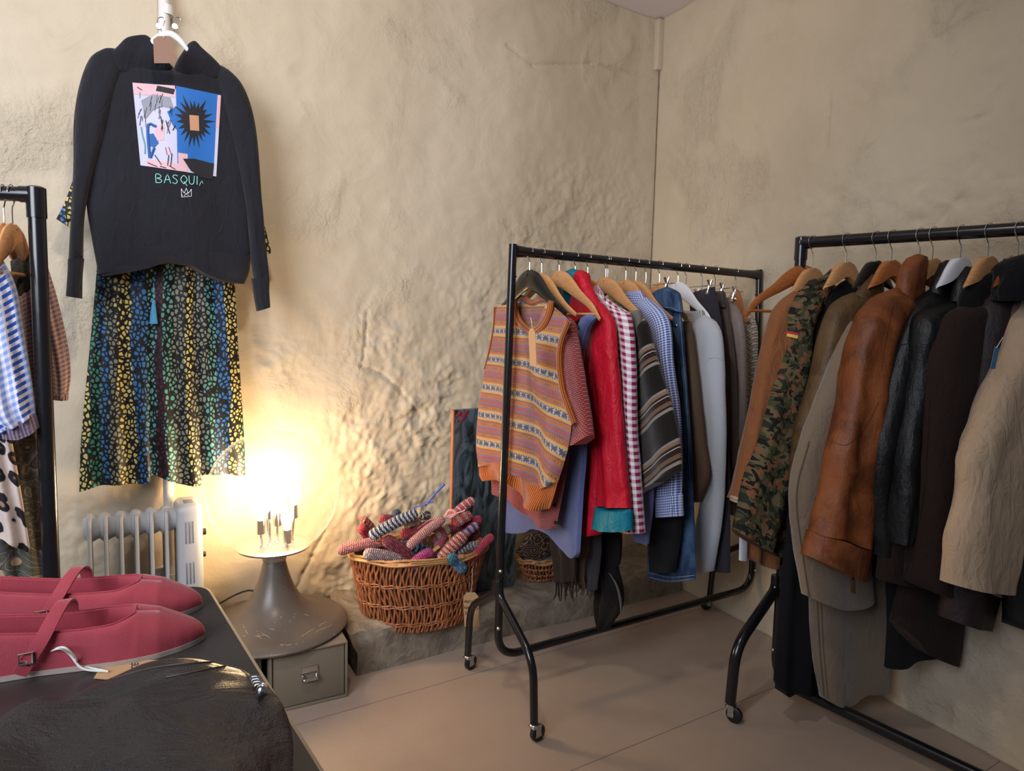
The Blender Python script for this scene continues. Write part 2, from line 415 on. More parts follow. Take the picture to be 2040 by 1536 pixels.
struct('wall_right', wallgrid(RW, 0, 2.3, 0, WH, 0.0105, spots2, [[(1650, 170), (1648, 240), (1645, 300)], [(1985, 180), (1965, 230), (1945, 240), (1925, 245)], [(1870, 440), (1905, 400), (1925, 405)], [(1860, 80), (1940, 30), (1970, 20)], [(1690, 310), (1730, 300), (1745, 285)]], amp=.3), PLASTER, ang=180)
def quadslab(pts, th):
    n = len(pts); V = [np.array(p, float) for p in pts] + [np.array(p, float) - [0, 0, th] for p in pts]
    return V, [tuple(range(n)), tuple(reversed(range(n, 2 * n)))] + [(i, i + n, (i + 1) % n + n, (i + 1) % n) for i in range(n)], [(v[0], v[1]) for v in V]
a_, b_ = WQ - UW * 2.6, KC; c_ = KC + VW * 2.3
fp = [a_ + NW * .3, b_ + NW * .3 + UW * .3, c_ + UW * .3, c_ + VW * 2.0 + UW * .3, np.array([-2.8, -1.2, 0])]
struct('floor', quadslab(fp, 0.1), FLOOR, loc=(0, 0, 0), smooth=False)
cp = [p + np.array([0, 0, WH + 0.08]) for p in [a_ + NW * .3, b_ + NW * .3 + UW * .3, c_ + UW * .3, c_ - UW * 0.9, a_ - NW * 1.0]]
struct('ceiling', quadslab(cp, 0.08), CEIL, loc=(0, 0, WH), smooth=False)
# narrow plaster lining box running down the top of the corner
struct('trim_1', box(KC - UW * 0.012 + NW * 0.005 + np.array([0, 0, 2.73]), (0.05, 0.06, 0.25), 31.7, 0.008), PLASTER)
# the stone ledge along the foot of the back wall, broken at its left end
def ledge():
    V = []; UV = []; Fc = []; n = 150; prof = [(0.0, 0.0), (0.0, 0.03), (0.0, 0.06), (0.0, 0.09), (0.004, 0.112), (0.03, 0.125), (0.08, 0.13), (0.14, 0.13), (0.2, 0.13), (0.27, 0.13), (0.34, 0.13), (0.40, 0.13)]
    s0 = (onledge(705, 1340) - LED) @ UW; s1 = kc + 0.05 + 0.13
    for i in range(n + 1):
        s = s0 + (s1 - s0) * (i / n) ** 1.4
        for j, (d, h) in enumerate(prof):
            P = LED + UW * s + NW * d + np.array([0, 0, h])
            e = max(0, 1 - (s - s0) / 0.3); k = (0.4 + e * 1.6)
            w = mn.noise_vector(P * 7) * 0.012 * k + mn.noise_vector(P * 22) * 0.007 * k
            if h > 0: P = P + np.array(w) * (1, 1, 1 if j > 3 else 0.6)
            P = P - NW * 0.02 * mn.noise(Vector((s * 3, 0, 4))) * (1 if d < 0.1 else 0)
            h2 = 0.055 * max(0, 1 - (s - s0) / 0.5) * (h / 0.13); P[2] += h2
            if i == 0: P = P - UW * 0.02 * h / 0.13
            V.append(P); UV.append((s, d + h))
    m = len(prof)
    for i in range(n):
        for j in range(m - 1): Fc.append((i * m + j, i * m + j + 1, (i + 1) * m + j + 1, (i + 1) * m + j))
    Fc.append(tuple(range(m))); Fc.append(tuple(reversed(range(n * m, n * m + m))))
    return V, Fc, UV
def onledge(x, y): return atz(x, y, 0)
struct('trim_2', ledge(), STONE, ang=60)

# ---------------------------------------------------------------- clothes racks
def seg_smooth(pts, rad, n=7):
    """polyline with rounded bends"""
    P = [np.array(p, float) for p in pts]; out = [P[0]]
    for a, b, c in zip(P, P[1:], P[2:]):
        u = (a - b) / np.linalg.norm(a - b); v = (c - b) / np.linalg.norm(c - b); r = min(rad, np.linalg.norm(a - b) * .45, np.linalg.norm(c - b) * .45)
        s, e = b + u * r, b + v * r
        for k in range(n + 1):
            t = k / n; out.append((1 - t) ** 2 * s + 2 * t * (1 - t) * b + t * t * e)
    out.append(P[-1]); return out
def caster(par, top, roll, name='caster'):
    """swivel wheel whose tyre stands on the floor below point top"""
    x, y, z = top; roll = np.array(roll, float) / np.linalg.norm(roll); ax = np.cross([0, 0, 1.0], roll); r = 0.027; w = np.array([x, y, r]) + roll * 0.016
    g = [lathe([(0.014, 0), (0.014, 0.006), (0.008, 0.012)], (x, y, z - 0.014), 14)]
    for s in (-1, 1):
        a = np.array([x, y, z - 0.012]) + ax * s * 0.014
        g.append(box((a + w + ax * s * .014) / 2 + [0, 0, 0.0], (0.020, 0.0022, z - 0.012 - r + 0.012), axes=(roll, ax, np.array([0, 0, 1.0]))))
    g.append(box(np.array([x, y, z - .014]) + roll * .005, (0.036, 0.030, 0.003), axes=(roll, ax, np.array([0, 0, 1.0]))))
    g.append(tube([w - ax * 0.017, w + ax * 0.017], 0.004, 8))
    c = mesh(name, join(*g), STEEL, par)
    mesh('wheel', lathe([(0.0, -.010), (r * .82, -.010), (r, -.006), (r, .006), (r * .82, .010), (0.0, .010)], w, 24, ax=ax), RUBBER, c, label='black rubber wheel')
def rack(name, A, B, tA, tB, r, rtop, feet, jz, barz, label, cap, group=None, ends=(1, 1), bendz=(.27, .06)):
    A = np.array(A, float); B = np.array(B, float); u = (B - A) / np.linalg.norm(B - A); n = np.array([-u[1], u[0], 0])
    T = thing(name, (A + B) / 2 * (1, 1, 0), label, 'clothes rack', group)
    tA = np.array(tA, float); tB = np.array(tB, float); d = (tB - tA) / np.linalg.norm(tB - tA)
    if cap:   # post stands above the rail, the rail narrows into it
        mesh('top_rail', tube([tA + d * .008, tA + d * .05, tA + d * .09, tB - d * .09, tB - d * .05, tB - d * .008], [rtop * 1.35, rtop * 1.1, rtop, rtop, rtop * 1.1, rtop * 1.35], 16), BLACKM, T)
        for e, t in ((A, tA), (B, tB)): 
            mesh('post', join(tube([e * (1, 1, 0) + [0, 0, jz - .02], t + [0, 0, 0.022]], r, 16), tube([t - [0, 0, .085], t - [0, 0, .081]], r * 1.04, 16)), BLACKM, T)
    else:     # elbow joint at the top
        mesh('top_rail', tube([tA + d * .02, tB - d * .02], rtop, 20), BLACKM, T)
        for e, t, s in ((A, tA, 1), (B, tB, -1)):
            mesh('post', tube([e * (1, 1, 0) + [0, 0, jz - .02], t - [0, 0, .02]], r, 20), BLACKM, T)
            mesh('elbow_joint', join(tube([t - [0, 0, .058], t + [0, 0, rtop * .9], t + [0, 0, rtop * 1.12]], [r * 1.14, r * 1.14, r * .8], 20), tube([t, t + d * s * .036], rtop * 1.12, 20)), BLACKM, T)
    pa = A * (1, 1, 0) + (tA - A) * (1, 1, 0) * (jz / tA[2] * .5); pb = B * (1, 1, 0) + (tB - B) * (1, 1, 0) * (jz / tB[2] * .5)
    mesh('bottom_frame', tube(seg_smooth([pa + [0, 0, jz + .03], A * (1, 1, 0) + [0, 0, barz], B * (1, 1, 0) + [0, 0, barz + (.03 if cap else 0)], pb + [0, 0, jz + .03]], 0.09, 10), r * 1.02, 16), BLACKM, T)
    for e, on, s, pe in ((A, ends[0], -1, pa), (B, ends[1], 1, pb)):
        if not on: continue
        for k, ft in zip((1, -1), feet):
            J = pe + [0, 0, jz]; f = e * (1, 1, 0) + n * k * ft + u * s * 0.0
            pts = [J + u * s * r * .6 + n * k * r * .8 + [0, 0, .02], J + u * s * r * .6 + n * k * .016 - [0, 0, .03], pe * (1, 1, 0) * .1 + (e * (1, 1, 0)) * .9 + n * k * (ft - .015) + [0, 0, bendz[0]], f + [0, 0, .062]]
            lg = mesh('leg', tube(seg_smooth(pts, 0.07, 8), r * .96, 16), BLACKM, T)
            caster(lg, f + [0, 0, .066], -u * s + n * k * (.35 if k > 0 else -.2))
        for z in (jz + .055, jz + .005, barz + .11):
            o = pe + np.array([0, 0, z]) if z > .3 else e * (1, 1, 0) + np.array([0, 0, z]); mesh('bolt', ball(o + u * s * (r * .35) - n * r * .9, .007, 10, 6), STEEL, T, label='small chrome bolt')
    return T
mA = np.array([-.061, 2.179, 0]); mB = np.array([.981, 2.823, 0])
MRA, MRB = atz(1022, 500, 1.54), CO + (atz(1512, 548, 1.54) - CO) * .97
RP = Pl(mA, 31.7)
A0 = RP.at(991, 1312) * (1, 1, 0); B0 = (CO + (RP.at(1497, 1170) - CO) * .97) * (1, 1, 0)
rack('garment_rack', A0, B0, MRA, MRB, .0135, .0155, (.235, .25), .415, .16, 'slim black garment rack on castors in the middle, full of knitwear and jeans', True, bendz=(.26, .06))
RC = np.array([.976, 2.313, 0]); rd = math.radians(-44.5); RD = np.array([math.cos(rd), math.sin(rd), 0]); RRA = np.array([.976, 2.313, 1.6]); _d = np.array([math.cos(math.radians(-49)), math.sin(math.radians(-49)), 0])
_t1 = min(np.linspace(.2, 1.2, 1001), key=lambda t: abs(proj(RRA + _d * t)[0] - 2040)); _z1 = min(np.linspace(1.5, 1.6, 401), key=lambda z: abs(proj((RRA + _d * _t1) * (1, 1, 0) + [0, 0, z])[1] - 456)); RRB = RRA + (_d + np.array([0, 0, (_z1 - 1.6) / _t1])) * 1.25
rb = math.radians(-50); _b1, _b2 = atz(1620, 1388, .06), atz(1919, 1530, .06); RRb0 = (_b1 + (_b2 - _b1) / np.linalg.norm(_b2 - _b1) * 1.2) * (1, 1, 0); RC0 = (_b1 - (_b2 - _b1) / np.linalg.norm(_b2 - _b1) * .14) * (1, 1, 0)
rack('garment_rack', RC0, RRb0, RRA, RRB, .0185, .019, (.30, .27), .42, .06, 'heavy black garment rack on the right with elbow joints, hung with coats and leather jackets', False, ends=(1, 0), bendz=(.25, .06))
LRA = np.array([-1.214, 1.722, 1.6]); la = math.radians(186); LRD = np.array([math.cos(la), math.sin(la), 0]); LRB = LRA + LRD * 0.95
rack('garment_rack', LRA * (1, 1, 0), LRB * (1, 1, 0), LRA, LRB, .0195, .0185, (.27, .27), .40, .15, 'black garment rack cut off by the left edge, checked blouses on it', False, ends=(1, 0))

# ---------------------------------------------------------------- globe lamp
LC = atz(548, 1244, .205)
GREYPAINT = M('warm_grey_enamel', 0.34, spec=0.5)
_n = GREYPAINT.noise(GREYPAINT.map(GREYPAINT.obj(), (1, 1, 1)), 40, 4, 0.7, 2.5); GREYPAINT.col(GREYPAINT.mix(GREYPAINT.th(_n, .66, .68), C(104, 94, 84), C(172, 160, 146))); GREYPAINT = GREYPAINT.m
T = thing('globe_lamp', LC, 'large clear glass globe table lamp on grey trumpet base, several lit bulbs inside', 'lamp')
mesh('lamp_base', lathe([(0, .004), (.252, .0), (.2545, .006), (.250, .012), (.21, .024), (.16, .042), (.12, .066), (.092, .095), (.072, .13), (.056, .17), (.046, .205), (.038, .24), (.036, .245), (0, .245)], LC, 64), GREYPAINT, T)
# scratches in the enamel: bright bare lines
sg = []
for x0, y0, x1, y1 in ((520, 1262, 566, 1288), (560, 1285, 590, 1284), (508, 1268, 540, 1264), (600, 1268, 650, 1238), (512, 1258, 520, 1272), (575, 1240, 590, 1222), (530, 1252, 556, 1256), (470, 1262, 490, 1268), (556, 1225, 562, 1232), (600, 1224, 614, 1226), (545, 1244, 552, 1240), (486, 1245, 492, 1262), (630, 1260, 660, 1246)):
    pts = []
    for k in range(6):
        t = k / 5; d = ray(x0 + (x1 - x0) * t + random.uniform(-2, 2), y0 + (y1 - y0) * t + random.uniform(-1.5, 1.5)); best = None
        for m_ in range(400):      # march to the trumpet's surface
            q = CO + d * (1.9 + m_ * .0022); rr = math.hypot(q[0] - LC[0], q[1] - LC[1]); hh = q[2] - LC[2]
            pr_ = np.interp(rr, [.036, .046, .056, .072, .092, .12, .16, .21, .25], [.245, .205, .17, .13, .095, .066, .042, .024, .012])
            if hh <= pr_ and rr < .25: best = q; break
        if best is not None: pts.append(best + [0, 0, .0006])
    if len(pts) > 2: sg.append(tube(pts, .0007, 5))
mesh('scratches', join(*sg), plain('bare_metal', C(214, 196, 168), .5), T, label='pale scratches')
zc = .205 + .245
mesh('collar', lathe([(0, 0), (.040, 0), (.042, .004), (.042, .020), (.046, .026), (.07, .034), (.1, .04), (.125, .048), (.13, .055), (.124, .058), (.09, .052), (0, .052)], LC * (1, 1, 0) + [0, 0, zc - .004], 56), STEEL, T, label='polished steel collar and dish')
GLASS = M('thin_clear_glass'); _t = GLASS.t; _t.nodes.remove(GLASS.b)
tr = _t.nodes.new('ShaderNodeBsdfTransparent'); tr.inputs[0].default_value = (.955, .95, .935, 1); _lw = _t.nodes.new('ShaderNodeLayerWeight'); _lw.inputs[0].default_value = .5; _pw = _t.nodes.new('ShaderNodeMath'); _pw.operation = 'POWER'; _pw.inputs[1].default_value = 7.0; _mc = _t.nodes.new('ShaderNodeMix'); _mc.data_type = 'RGBA'; _mc.inputs[6].default_value = (.965, .96, .945, 1); _mc.inputs[7].default_value = (.30, .26, .18, 1); _t.links.new(_lw.outputs['Facing'], _pw.inputs[0]); _t.links.new(_pw.outputs[0], _mc.inputs[0]); _t.links.new(_mc.outputs[2], tr.inputs[0]); gl = _t.nodes.new('ShaderNodeBsdfGlossy'); gl.inputs['Roughness'].default_value = 0.02
lw = _t.nodes.new('ShaderNodeLayerWeight'); lw.inputs[0].default_value = 0.5; mr = _t.nodes.new('ShaderNodeMapRange'); mr.inputs[1].default_value = 0; mr.inputs[2].default_value = 1; mr.inputs[3].default_value = .03; mr.inputs[4].default_value = .55
pw = _t.nodes.new('ShaderNodeMath'); pw.operation = 'POWER'; pw.inputs[1].default_value = 3.0
dfn = _t.nodes.new('ShaderNodeBsdfTranslucent'); dfn.inputs[0].default_value = (.9, .88, .84, 1); df2 = _t.nodes.new('ShaderNodeBsdfDiffuse'); df2.inputs[0].default_value = (.9, .88, .84, 1); ds = _t.nodes.new('ShaderNodeMixShader'); _t.links.new(dfn.outputs[0], ds.inputs[1]); _t.links.new(df2.outputs[0], ds.inputs[2])
mr2 = _t.nodes.new('ShaderNodeMapRange'); mr2.inputs[3].default_value = .02; mr2.inputs[4].default_value = .5; pw2 = _t.nodes.new('ShaderNodeMath'); pw2.operation = 'POWER'; pw2.inputs[1].default_value = 7.0; _t.links.new(lw.outputs['Facing'], pw2.inputs[0]); _t.links.new(pw2.outputs[0], mr2.inputs[0]); mxd = _t.nodes.new('ShaderNodeMixShader'); _t.links.new(mr2.outputs[0], mxd.inputs[0]); _t.links.new(tr.outputs[0], mxd.inputs[1]); _t.links.new(ds.outputs[0], mxd.inputs[2])
mx = _t.nodes.new('ShaderNodeMixShader'); _t.links.new(lw.outputs['Facing'], pw.inputs[0]); _t.links.new(pw.outputs[0], mr.inputs[0]); _t.links.new(mr.outputs[0], mx.inputs[0]); _t.links.new(mxd.outputs[0], mx.inputs[1]); _t.links.new(gl.outputs[0], mx.inputs[2])
_t.links.new(mx.outputs[0], [n for n in _t.nodes if n.type == 'OUTPUT_MATERIAL'][0].inputs[0]); GLASS = GLASS.m
gc = LC * (1, 1, 0) + [0, 0, .69]; GR = .222
prof = [(GR * math.sin(a), -GR * math.cos(a)) for a in np.linspace(.62, PI - .001, 44)]; prof.append((0, GR))
mesh('glass_globe', lathe([(r_, h_) for r_, h_ in prof], gc, 72), GLASS, T, label='clear glass globe')
BULBM = M('lit_bulb'); BULBM.b.inputs['Emission Color'].default_value = (1.0, .69, .38, 1); BULBM.b.inputs['Emission Strength'].default_value = BULB; BULBM = BULBM.m
BP = Pl(gc, 8)
for bx, by, off, r_, kz in ((531, 950, -.05, .029, .0), (519, 1015, .05, .033, 0), (552, 1000, -.01, .031, 0), (585, 985, -.03, .028, 0), (572, 1034, .045, .022, 0), (536, 985, .02, .028, 0)):  # last bulb is added and the bulbs enlarged to widen the glow
    b = BP.at(bx, by, off); zb = .205 + .245 + .052
    st = np.array([b[0] * .88 + LC[0] * .12, b[1] * .88 + LC[1] * .12, zb])
    so = mesh('bulb_socket', join(tube([st, b - [0, 0, .085]], .0045, 10), tube([b - [0, 0, .088], b - [0, 0, .085], b - [0, 0, .036]], [.010, .0155, .0155], 18), lathe([(.011, 0), (.011, .008), (.006, .012)], st, 14)), CHROME, T, label='chrome stem and socket')
    mesh('bulb', lathe([(.009, -.030), (.012, -.022), (r_ * .85, -.008), (r_, .006), (r_ * .8, .006 + r_ * .62), (r_ * .4, .006 + r_ * .92), (0, .006 + r_)], b, 22), BULBM, so, label='glowing warm bulb')
cb = [LC - UW * .02 + NW * .10 + [0, 0, .075], LC - UW * .06 + NW * .15 + [0, 0, .085], LC - UW * .14 + NW * .16 + [0, 0, .06], LC - UW * .24 + NW * .14 + [0, 0, .01], LC - UW * .30 + NW * .10 + [0, 0, -.12], LC - UW * .36 + NW * .08 - [0, 0, .2]]
mesh('power_cord', tube(cb, .0035, 8, 24), INK, T)

# ---------------------------------------------------------------- drawer unit and box under the lamp
CABM = plain('taupe_enamel', C(128, 118, 102), .45); DARKCAB = plain('dark_taupe_enamel', C(70, 64, 56), .5)
fl = atz(538, 1425, 0); fr = atz(693, 1388, 0); cu = (fr - fl) / np.linalg.norm(fr - fl); cn = np.array([-cu[1], cu[0], 0]); cw = np.linalg.norm(fr - fl); ca = math.degrees(math.atan2(cu[1], cu[0]))
cc = (fl + fr) / 2 + cn * .2
T = thing('drawer_unit', cc, 'small taupe metal filing drawer on the floor under the globe lamp', 'drawer unit')
t_ = .008
mesh('body', join(box(cc + [0, 0, .2 - t_ / 2], (cw, .4, t_), ca, .002), box(cc + [0, 0, t_ / 2], (cw, .4, t_), ca, .002), *[box(cc + cu * s * (cw / 2 - t_ / 2) + [0, 0, .1], (t_, .4, .2 - 2 * t_), ca, .002) for s in (-1, 1)], box(cc + cn * .19 + [0, 0, .1], (cw - .01, .01, .19), ca)), CABM, T)
fc = (fl + fr) / 2 + cn * .006
dr = mesh('drawer', box(fc + cn * .15 + [0, 0, .1], (cw - 2 * t_ - .006, .30, .2 - 2 * t_ - .006), ca, .002), CABM, T)
hp = fc - cn * .003 + [0, 0, .112]
fr_ = [box(hp + cu * a + [0, 0, b], s, ca, .001) for a, b, s in ((0, .024, (.056, .004, .003)), (0, .006, (.056, .004, .003)), (-.027, .0, (.003, .004, .05)), (.027, .0, (.003, .004, .05)), (0, -.025, (.056, .004, .003)))]
mesh('label_holder', join(*fr_, box(hp + [0, 0, .015], (.05, .002, .016), ca)), STEEL, dr)
mesh('handle', tube(seg_smooth([hp + cu * -.022 + [0, 0, -.004], hp + cu * -.022 - cn * .018 + [0, 0, -.012], hp + cu * .022 - cn * .018 + [0, 0, -.012], hp + cu * .022 + [0, 0, -.004]], .006), .005, 10), CHROME, dr)
c2 = fl - cu * .17 + cn * .22
tag(mesh('metal_box', box(c2 + [0, 0, .0995], (.30, .38, .199), ca, .004), DARKCAB, loc=c2), 'dark grey metal box left of the taupe filing drawer, under the lamp base', 'box')

# ---------------------------------------------------------------- oil radiator
RADM = plain('radiator_enamel', C(186, 188, 192), .38)
def wl(x, y, off): return WALL.at(x, y, off)
fins = [(177, 1026), (210, 1024), (241, 1020), (272, 1018), (302, 1013), (332, 1010)]
ro = .22; z1 = wl(250, 1018, ro)[2]; fr0 = wl(250, 1018, ro)
T = thing('oil_radiator', fr0 * (1, 1, 0), 'pale grey finned oil radiator standing by the back wall behind the table', 'radiator')
FH = z1 - .08
def finpl(P): return Pl(P * (1, 1, 0), 31.7 + 90)
for i, (x, y) in enumerate(fins):
    P = wl(x, y + 12, ro); top = P[2]; h = top - .09; c = P * (1, 1, 0) + NW * .0
    V = []; 
    out = []
    for k in range(36):
        t = 2 * PI * k / 36; cx_, cz_ = math.cos(t), math.sin(t)
        out.append((.068 * np.sign(cx_) * abs(cx_) ** .35, (h / 2) * np.sign(cz_) * abs(cz_) ** .22))
    ctr = c + NW * .07 + [0, 0, .09 + h / 2]
    def ring(sc_, o): return [ctr + NW * a * sc_ + np.array([0, 0, b * (1 - (1 - sc_) * .12 / (h / 2 / .068))]) + UW * o for a, b in out]
    rs = [ring(.05, -.003), ring(.55, -.003), ring(.72, -.0065), ring(.9, -.006), ring(.985, -.0045), ring(1, -.002), ring(1, .002), ring(.985, .0045), ring(.9, .006), ring(.72, .0065), ring(.55, .003), ring(.05, .003)]
    V = [p for r_ in rs for p in r_]; m_ = 36
    Fc = [(a * m_ + k, a * m_ + (k + 1) % m_, (a + 1) * m_ + (k + 1) % m_, (a + 1) * m_ + k) for a in range(len(rs) - 1) for k in range(m_)] + [tuple(reversed(range(m_))), tuple(range((len(rs) - 1) * m_, len(rs) * m_))]
    mesh('fin', (V, Fc, [(0, 0)] * len(V)), RADM, T)
pa, pb = wl(164, 1067, ro), wl(360, 1042, ro)
for zz, nm in ((.0, 'upper_pipe'), (-.36, 'lower_pipe')):
    g = []; L0 = wl(164, 1067, ro) + NW * .07; L1 = wl(366, 1042, ro) + NW * .07; L0 = np.array([L0[0], L0[1], (pa[2] + pb[2]) / 2 + zz]); L1 = np.array([L1[0], L1[1], L0[2]])
    d = L1 - L0; ln = np.linalg.norm(d); d /= ln; prof = []
    xs = [((wl(x, y, ro) - wl(164, 1067, ro)) @ UW) for x, y in fins] + [ln]
    prof = [(.030, 0), (.040, .012)]
    for a, b in zip(xs, xs[1:]): prof += [(.046, a + .002), (.035, (a + b) / 2 + .004), (.045, b - .010)]
    mesh(nm, lathe(prof, L0, 28, ax=d), RADM, T)
bx0, bx1 = wl(352, 1010, ro), wl(404, 1010, ro); bw = (bx1 - bx0) @ UW; bc = (bx0 + bx1) / 2 * (1, 1, 0) + NW * .07
cbx = mesh('control_box', box(bc + [0, 0, (bx0[2] + .05) / 2], (bw, .155, bx0[2] - .05), 31.7, .022, 4), RADM, T)
vs = []
for zz in (-.09, -.23):
    for k in range(3): vs.append(box(bc - NW * .078 + UW * (k - 1.3) * .011 + [0, 0, bx0[2] + zz], (.004, .003, .075), 31.7, .001))
for k in range(4): vs.append(box(bc + NW * (-.03 + k * .012) + [0, 0, bx0[2]] - UW * .0, (.03, .005, .003), 31.7, .001))
mesh('vents', join(*vs), plain('vent_grey', C(120, 122, 126), .6), cbx)
mesh('knobs', join(lathe([(0, 0), (.012, 0), (.011, .014), (0, .014)], bc + UW * bw / 2 - NW * .02 + [0, 0, bx0[2] - .11], 16, ax=UW), lathe([(0, 0), (.010, 0), (.009, .012), (0, .012)], bc + UW * bw / 2 - NW * .02 + [0, 0, bx0[2] - .19], 16, ax=UW)), RUBBER, cbx)
fts = [box(bc + [0, 0, .03], (.03, .20, .02), 31.7, .006), box(wl(177, 1100, ro) * (1, 1, 0) + NW * .07 + [0, 0, .03], (.03, .20, .02), 31.7, .006), box(bc + [0, 0, .055], (.02, .05, .05), 31.7), box(wl(177, 1100, ro) * (1, 1, 0) + NW * .07 + [0, 0, .065], (.02, .05, .06), 31.7)]
for p_ in (bc, wl(177, 1100, ro) * (1, 1, 0) + NW * .07):
    for s in (-1, 1): fts.append(lathe([(0, -.01), (.02, -.01), (.02, .01), (0, .01)], p_ + NW * s * .085 + [0, 0, .02], 18, ax=UW))
mesh('feet', join(*fts), RUBBER, T)

# ---------------------------------------------------------------- white pipe and socket on the back wall
PO = .045; pp = WALL.at(334, 900, PO)
PAINTW = plain('white_gloss_paint', C(222, 218, 214), .35)
T = thing('wall_pipe', pp * (1, 1, 0), 'white painted pipe running up the back wall behind the black hoodie', 'pipe')
pt = WALL.at(332, 20, PO)
mesh('pipe', tube([pp * (1, 1, 0) + [0, 0, 0.0], pp, pt * (1, 1, 0) + [0, 0, WH]], .0175, 20), PAINTW, T)
for _b in [join(tube([pp * (1, 1, 0) + (pt - pp) * (1, 1, 0) * k_ + [0, 0, z], pp * (1, 1, 0) + (pt - pp) * (1, 1, 0) * k_ + [0, 0, z + .03]], .021, 20), box(pp * (1, 1, 0) + (pt - pp) * (1, 1, 0) * k_ + NW * .022 + [0, 0, z + .015], (.03, .04, .02), 31.7)) for z, k_ in ((.36, 0), (2.3, 1))]: mesh('bracket', _b, PAINTW, T)
so = WALL.at(326, 1152, .02)
T = thing('wall_socket', so - [0, 0, .045], 'white wall socket with a dark plug low on the back wall behind the radiator', 'socket')
mesh('plate', box(so, (.09, .03, .09), 31.7, .006), WHITEP, T)
mesh('plug', join(box(so - NW * .035 - UW * .015 - [0, 0, .01], (.045, .04, .05), 31.7, .008), tube([so - NW * .05 - UW * .015 - [0, 0, .03], so - NW * .06 - UW * .03 - [0, 0, .12], so - NW * .02 - UW * .05 - [0, 0, .3]], .004, 8, 12)), plain('grey_plastic', C(74, 76, 72), .5), T)

# ---------------------------------------------------------------- table in the front left
TZ = .92
ta = atz(408, 1163, TZ); tb = atz(640, 1536, TZ); td = (tb - ta) / np.linalg.norm(tb - ta); te = np.array([-.87, -.49, 0])
tc = [ta + td * 1.02, ta + td * 1.02 + te * 1.05, ta + te * 1.05, ta]
rr_ = []
for i in range(4):
    a, b, c = tc[i - 1], tc[i], tc[(i + 1) % 4]; u1 = (a - b) / np.linalg.norm(a - b); u2 = (c - b) / np.linalg.norm(c - b)
    for k in range(9): t = k / 8; rr_.append((1 - t) ** 2 * (b + u1 * .035) + 2 * t * (1 - t) * b + t * t * (b + u2 * .035))
TTOP = M('black_tabletop', .28, spec=.5); TTOP.col(TTOP.mix(TTOP.noise(TTOP.obj(), 6, 5), C(46, 44, 44), C(60, 56, 54))); TTOP.rough(TTOP.f('ADD', TTOP.f('MULTIPLY', TTOP.noise(TTOP.obj(), 12, 5), .25), .22)); TTOP = TTOP.m  # black top's colour raised to take in some lens glare
tctr = sum(tc) / 4
T = thing('display_table', tctr * (1, 1, 0), 'black-topped display table with a pale highlighted edge, front left, shoes and bag on it', 'table')
mesh('tabletop', quadslab([p * (1, 1, 0) + [0, 0, TZ] for p in rr_], .022), TTOP, T, smooth=False)
edge = [p * (1, 1, 0) + [0, 0, TZ - .003] for p in rr_]; edge.append(edge[0])
mesh('edge_highlight', tube(edge, .0034, 8, cap=False), plain('pale_edge_glint', C(176, 160, 140), .3, .6), T, label='pale edge highlight')  # pale strip stands in for the highlight along the table's top edge
for p in tc:
    q = p + (tctr - p) * .09; mesh('leg', tube([q * (1, 1, 0), q * (1, 1, 0) + [0, 0, TZ - .022]], .018, 14), BLACKM, T)

# ---------------------------------------------------------------- wicker basket with crochet-covered hangers
LZ = .13
WICK = M('willow', .45, spec=.5); _n = WICK.noise(WICK.obj(), 25, 4); _r = WICK.node('ShaderNodeObjectInfo')
WICK.col(WICK.mix(WICK.th(WICK.noise(WICK.map(WICK.obj(), (60, 60, 8)), 2, 3), .35, .65), C(128, 72, 42), C(184, 118, 76))); WICK = WICK.m
WICKL = wood('pale_willow', C(160, 112, 66), C(196, 150, 98))
BA = math.radians(14); bc_ = atz(836, 1260, LZ) + np.array([-math.sin(BA), math.cos(BA), 0]) * .142
BAX, BAY = np.array([math.cos(BA), math.sin(BA), 0]), np.array([-math.sin(BA), math.cos(BA), 0])
BH = .275
def bp(t, z, k=1.0, ext=0.0):
    f = z / BH; rx = (.205 + .058 * f) * k + ext; ry = (.138 + .035 * f) * k + ext
    return bc_ + BAX * (rx * math.cos(t) + .010 * f) + BAY * ry * math.sin(t) + [0, 0, z - .022 * (f ** 3) * math.cos(t - .3) * 0 + .0]
def wicker_basket(T, P, H, nst=118, rs=.0046, bands=(.09, .19, .21)):
    g = []
    for i in range(nst):
        t = 2 * PI * i / nst; pts = []
        for k in range(13):
            z = H * k / 12; pts.append(P(t + .05 * math.sin(k * .5 + .2) + .012 * math.sin(k * 1.7 + i * 2.4), z, 1, .004 * math.sin(k * PI / 1.5 + i * PI)))
        g.append(tube(pts, rs, 6, 25))
    mesh('woven_side', join(*g), WICK, T)
    ring = lambda z, k, r_, e, ph=0: tube([P(t, z + .003 * math.sin(t * 22 + ph), k, e) for t in np.linspace(0, 2 * PI, 90)], r_, 7)
    g = [ring(H * b, 1, .003, .004, b * 40) for b in (.1, .13, .36, .39, .66, .69)]
    mesh('woven_bands', join(*g), WICK, T)
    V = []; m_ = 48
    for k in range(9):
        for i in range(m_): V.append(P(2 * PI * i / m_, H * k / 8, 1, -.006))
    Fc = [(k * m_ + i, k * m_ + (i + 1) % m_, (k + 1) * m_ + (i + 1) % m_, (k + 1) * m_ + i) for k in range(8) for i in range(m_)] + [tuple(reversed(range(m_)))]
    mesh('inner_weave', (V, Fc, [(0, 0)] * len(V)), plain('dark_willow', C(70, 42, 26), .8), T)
    g = [tube([P(t + ph, H + h_ + .004 * math.sin(t * f_ + ph), 1, e + .004 * math.cos(t * f_ + ph)) for t in np.linspace(0, 2 * PI, 120)], .0052, 8) for h_, e, f_, ph in ((.0, .0, 9, 0), (.008, .004, 9, 2), (.012, -.004, 9, 4), (.002, .010, 7, 1))]
    mesh('rim', join(*g), WICKL, T, label='pale willow rim')
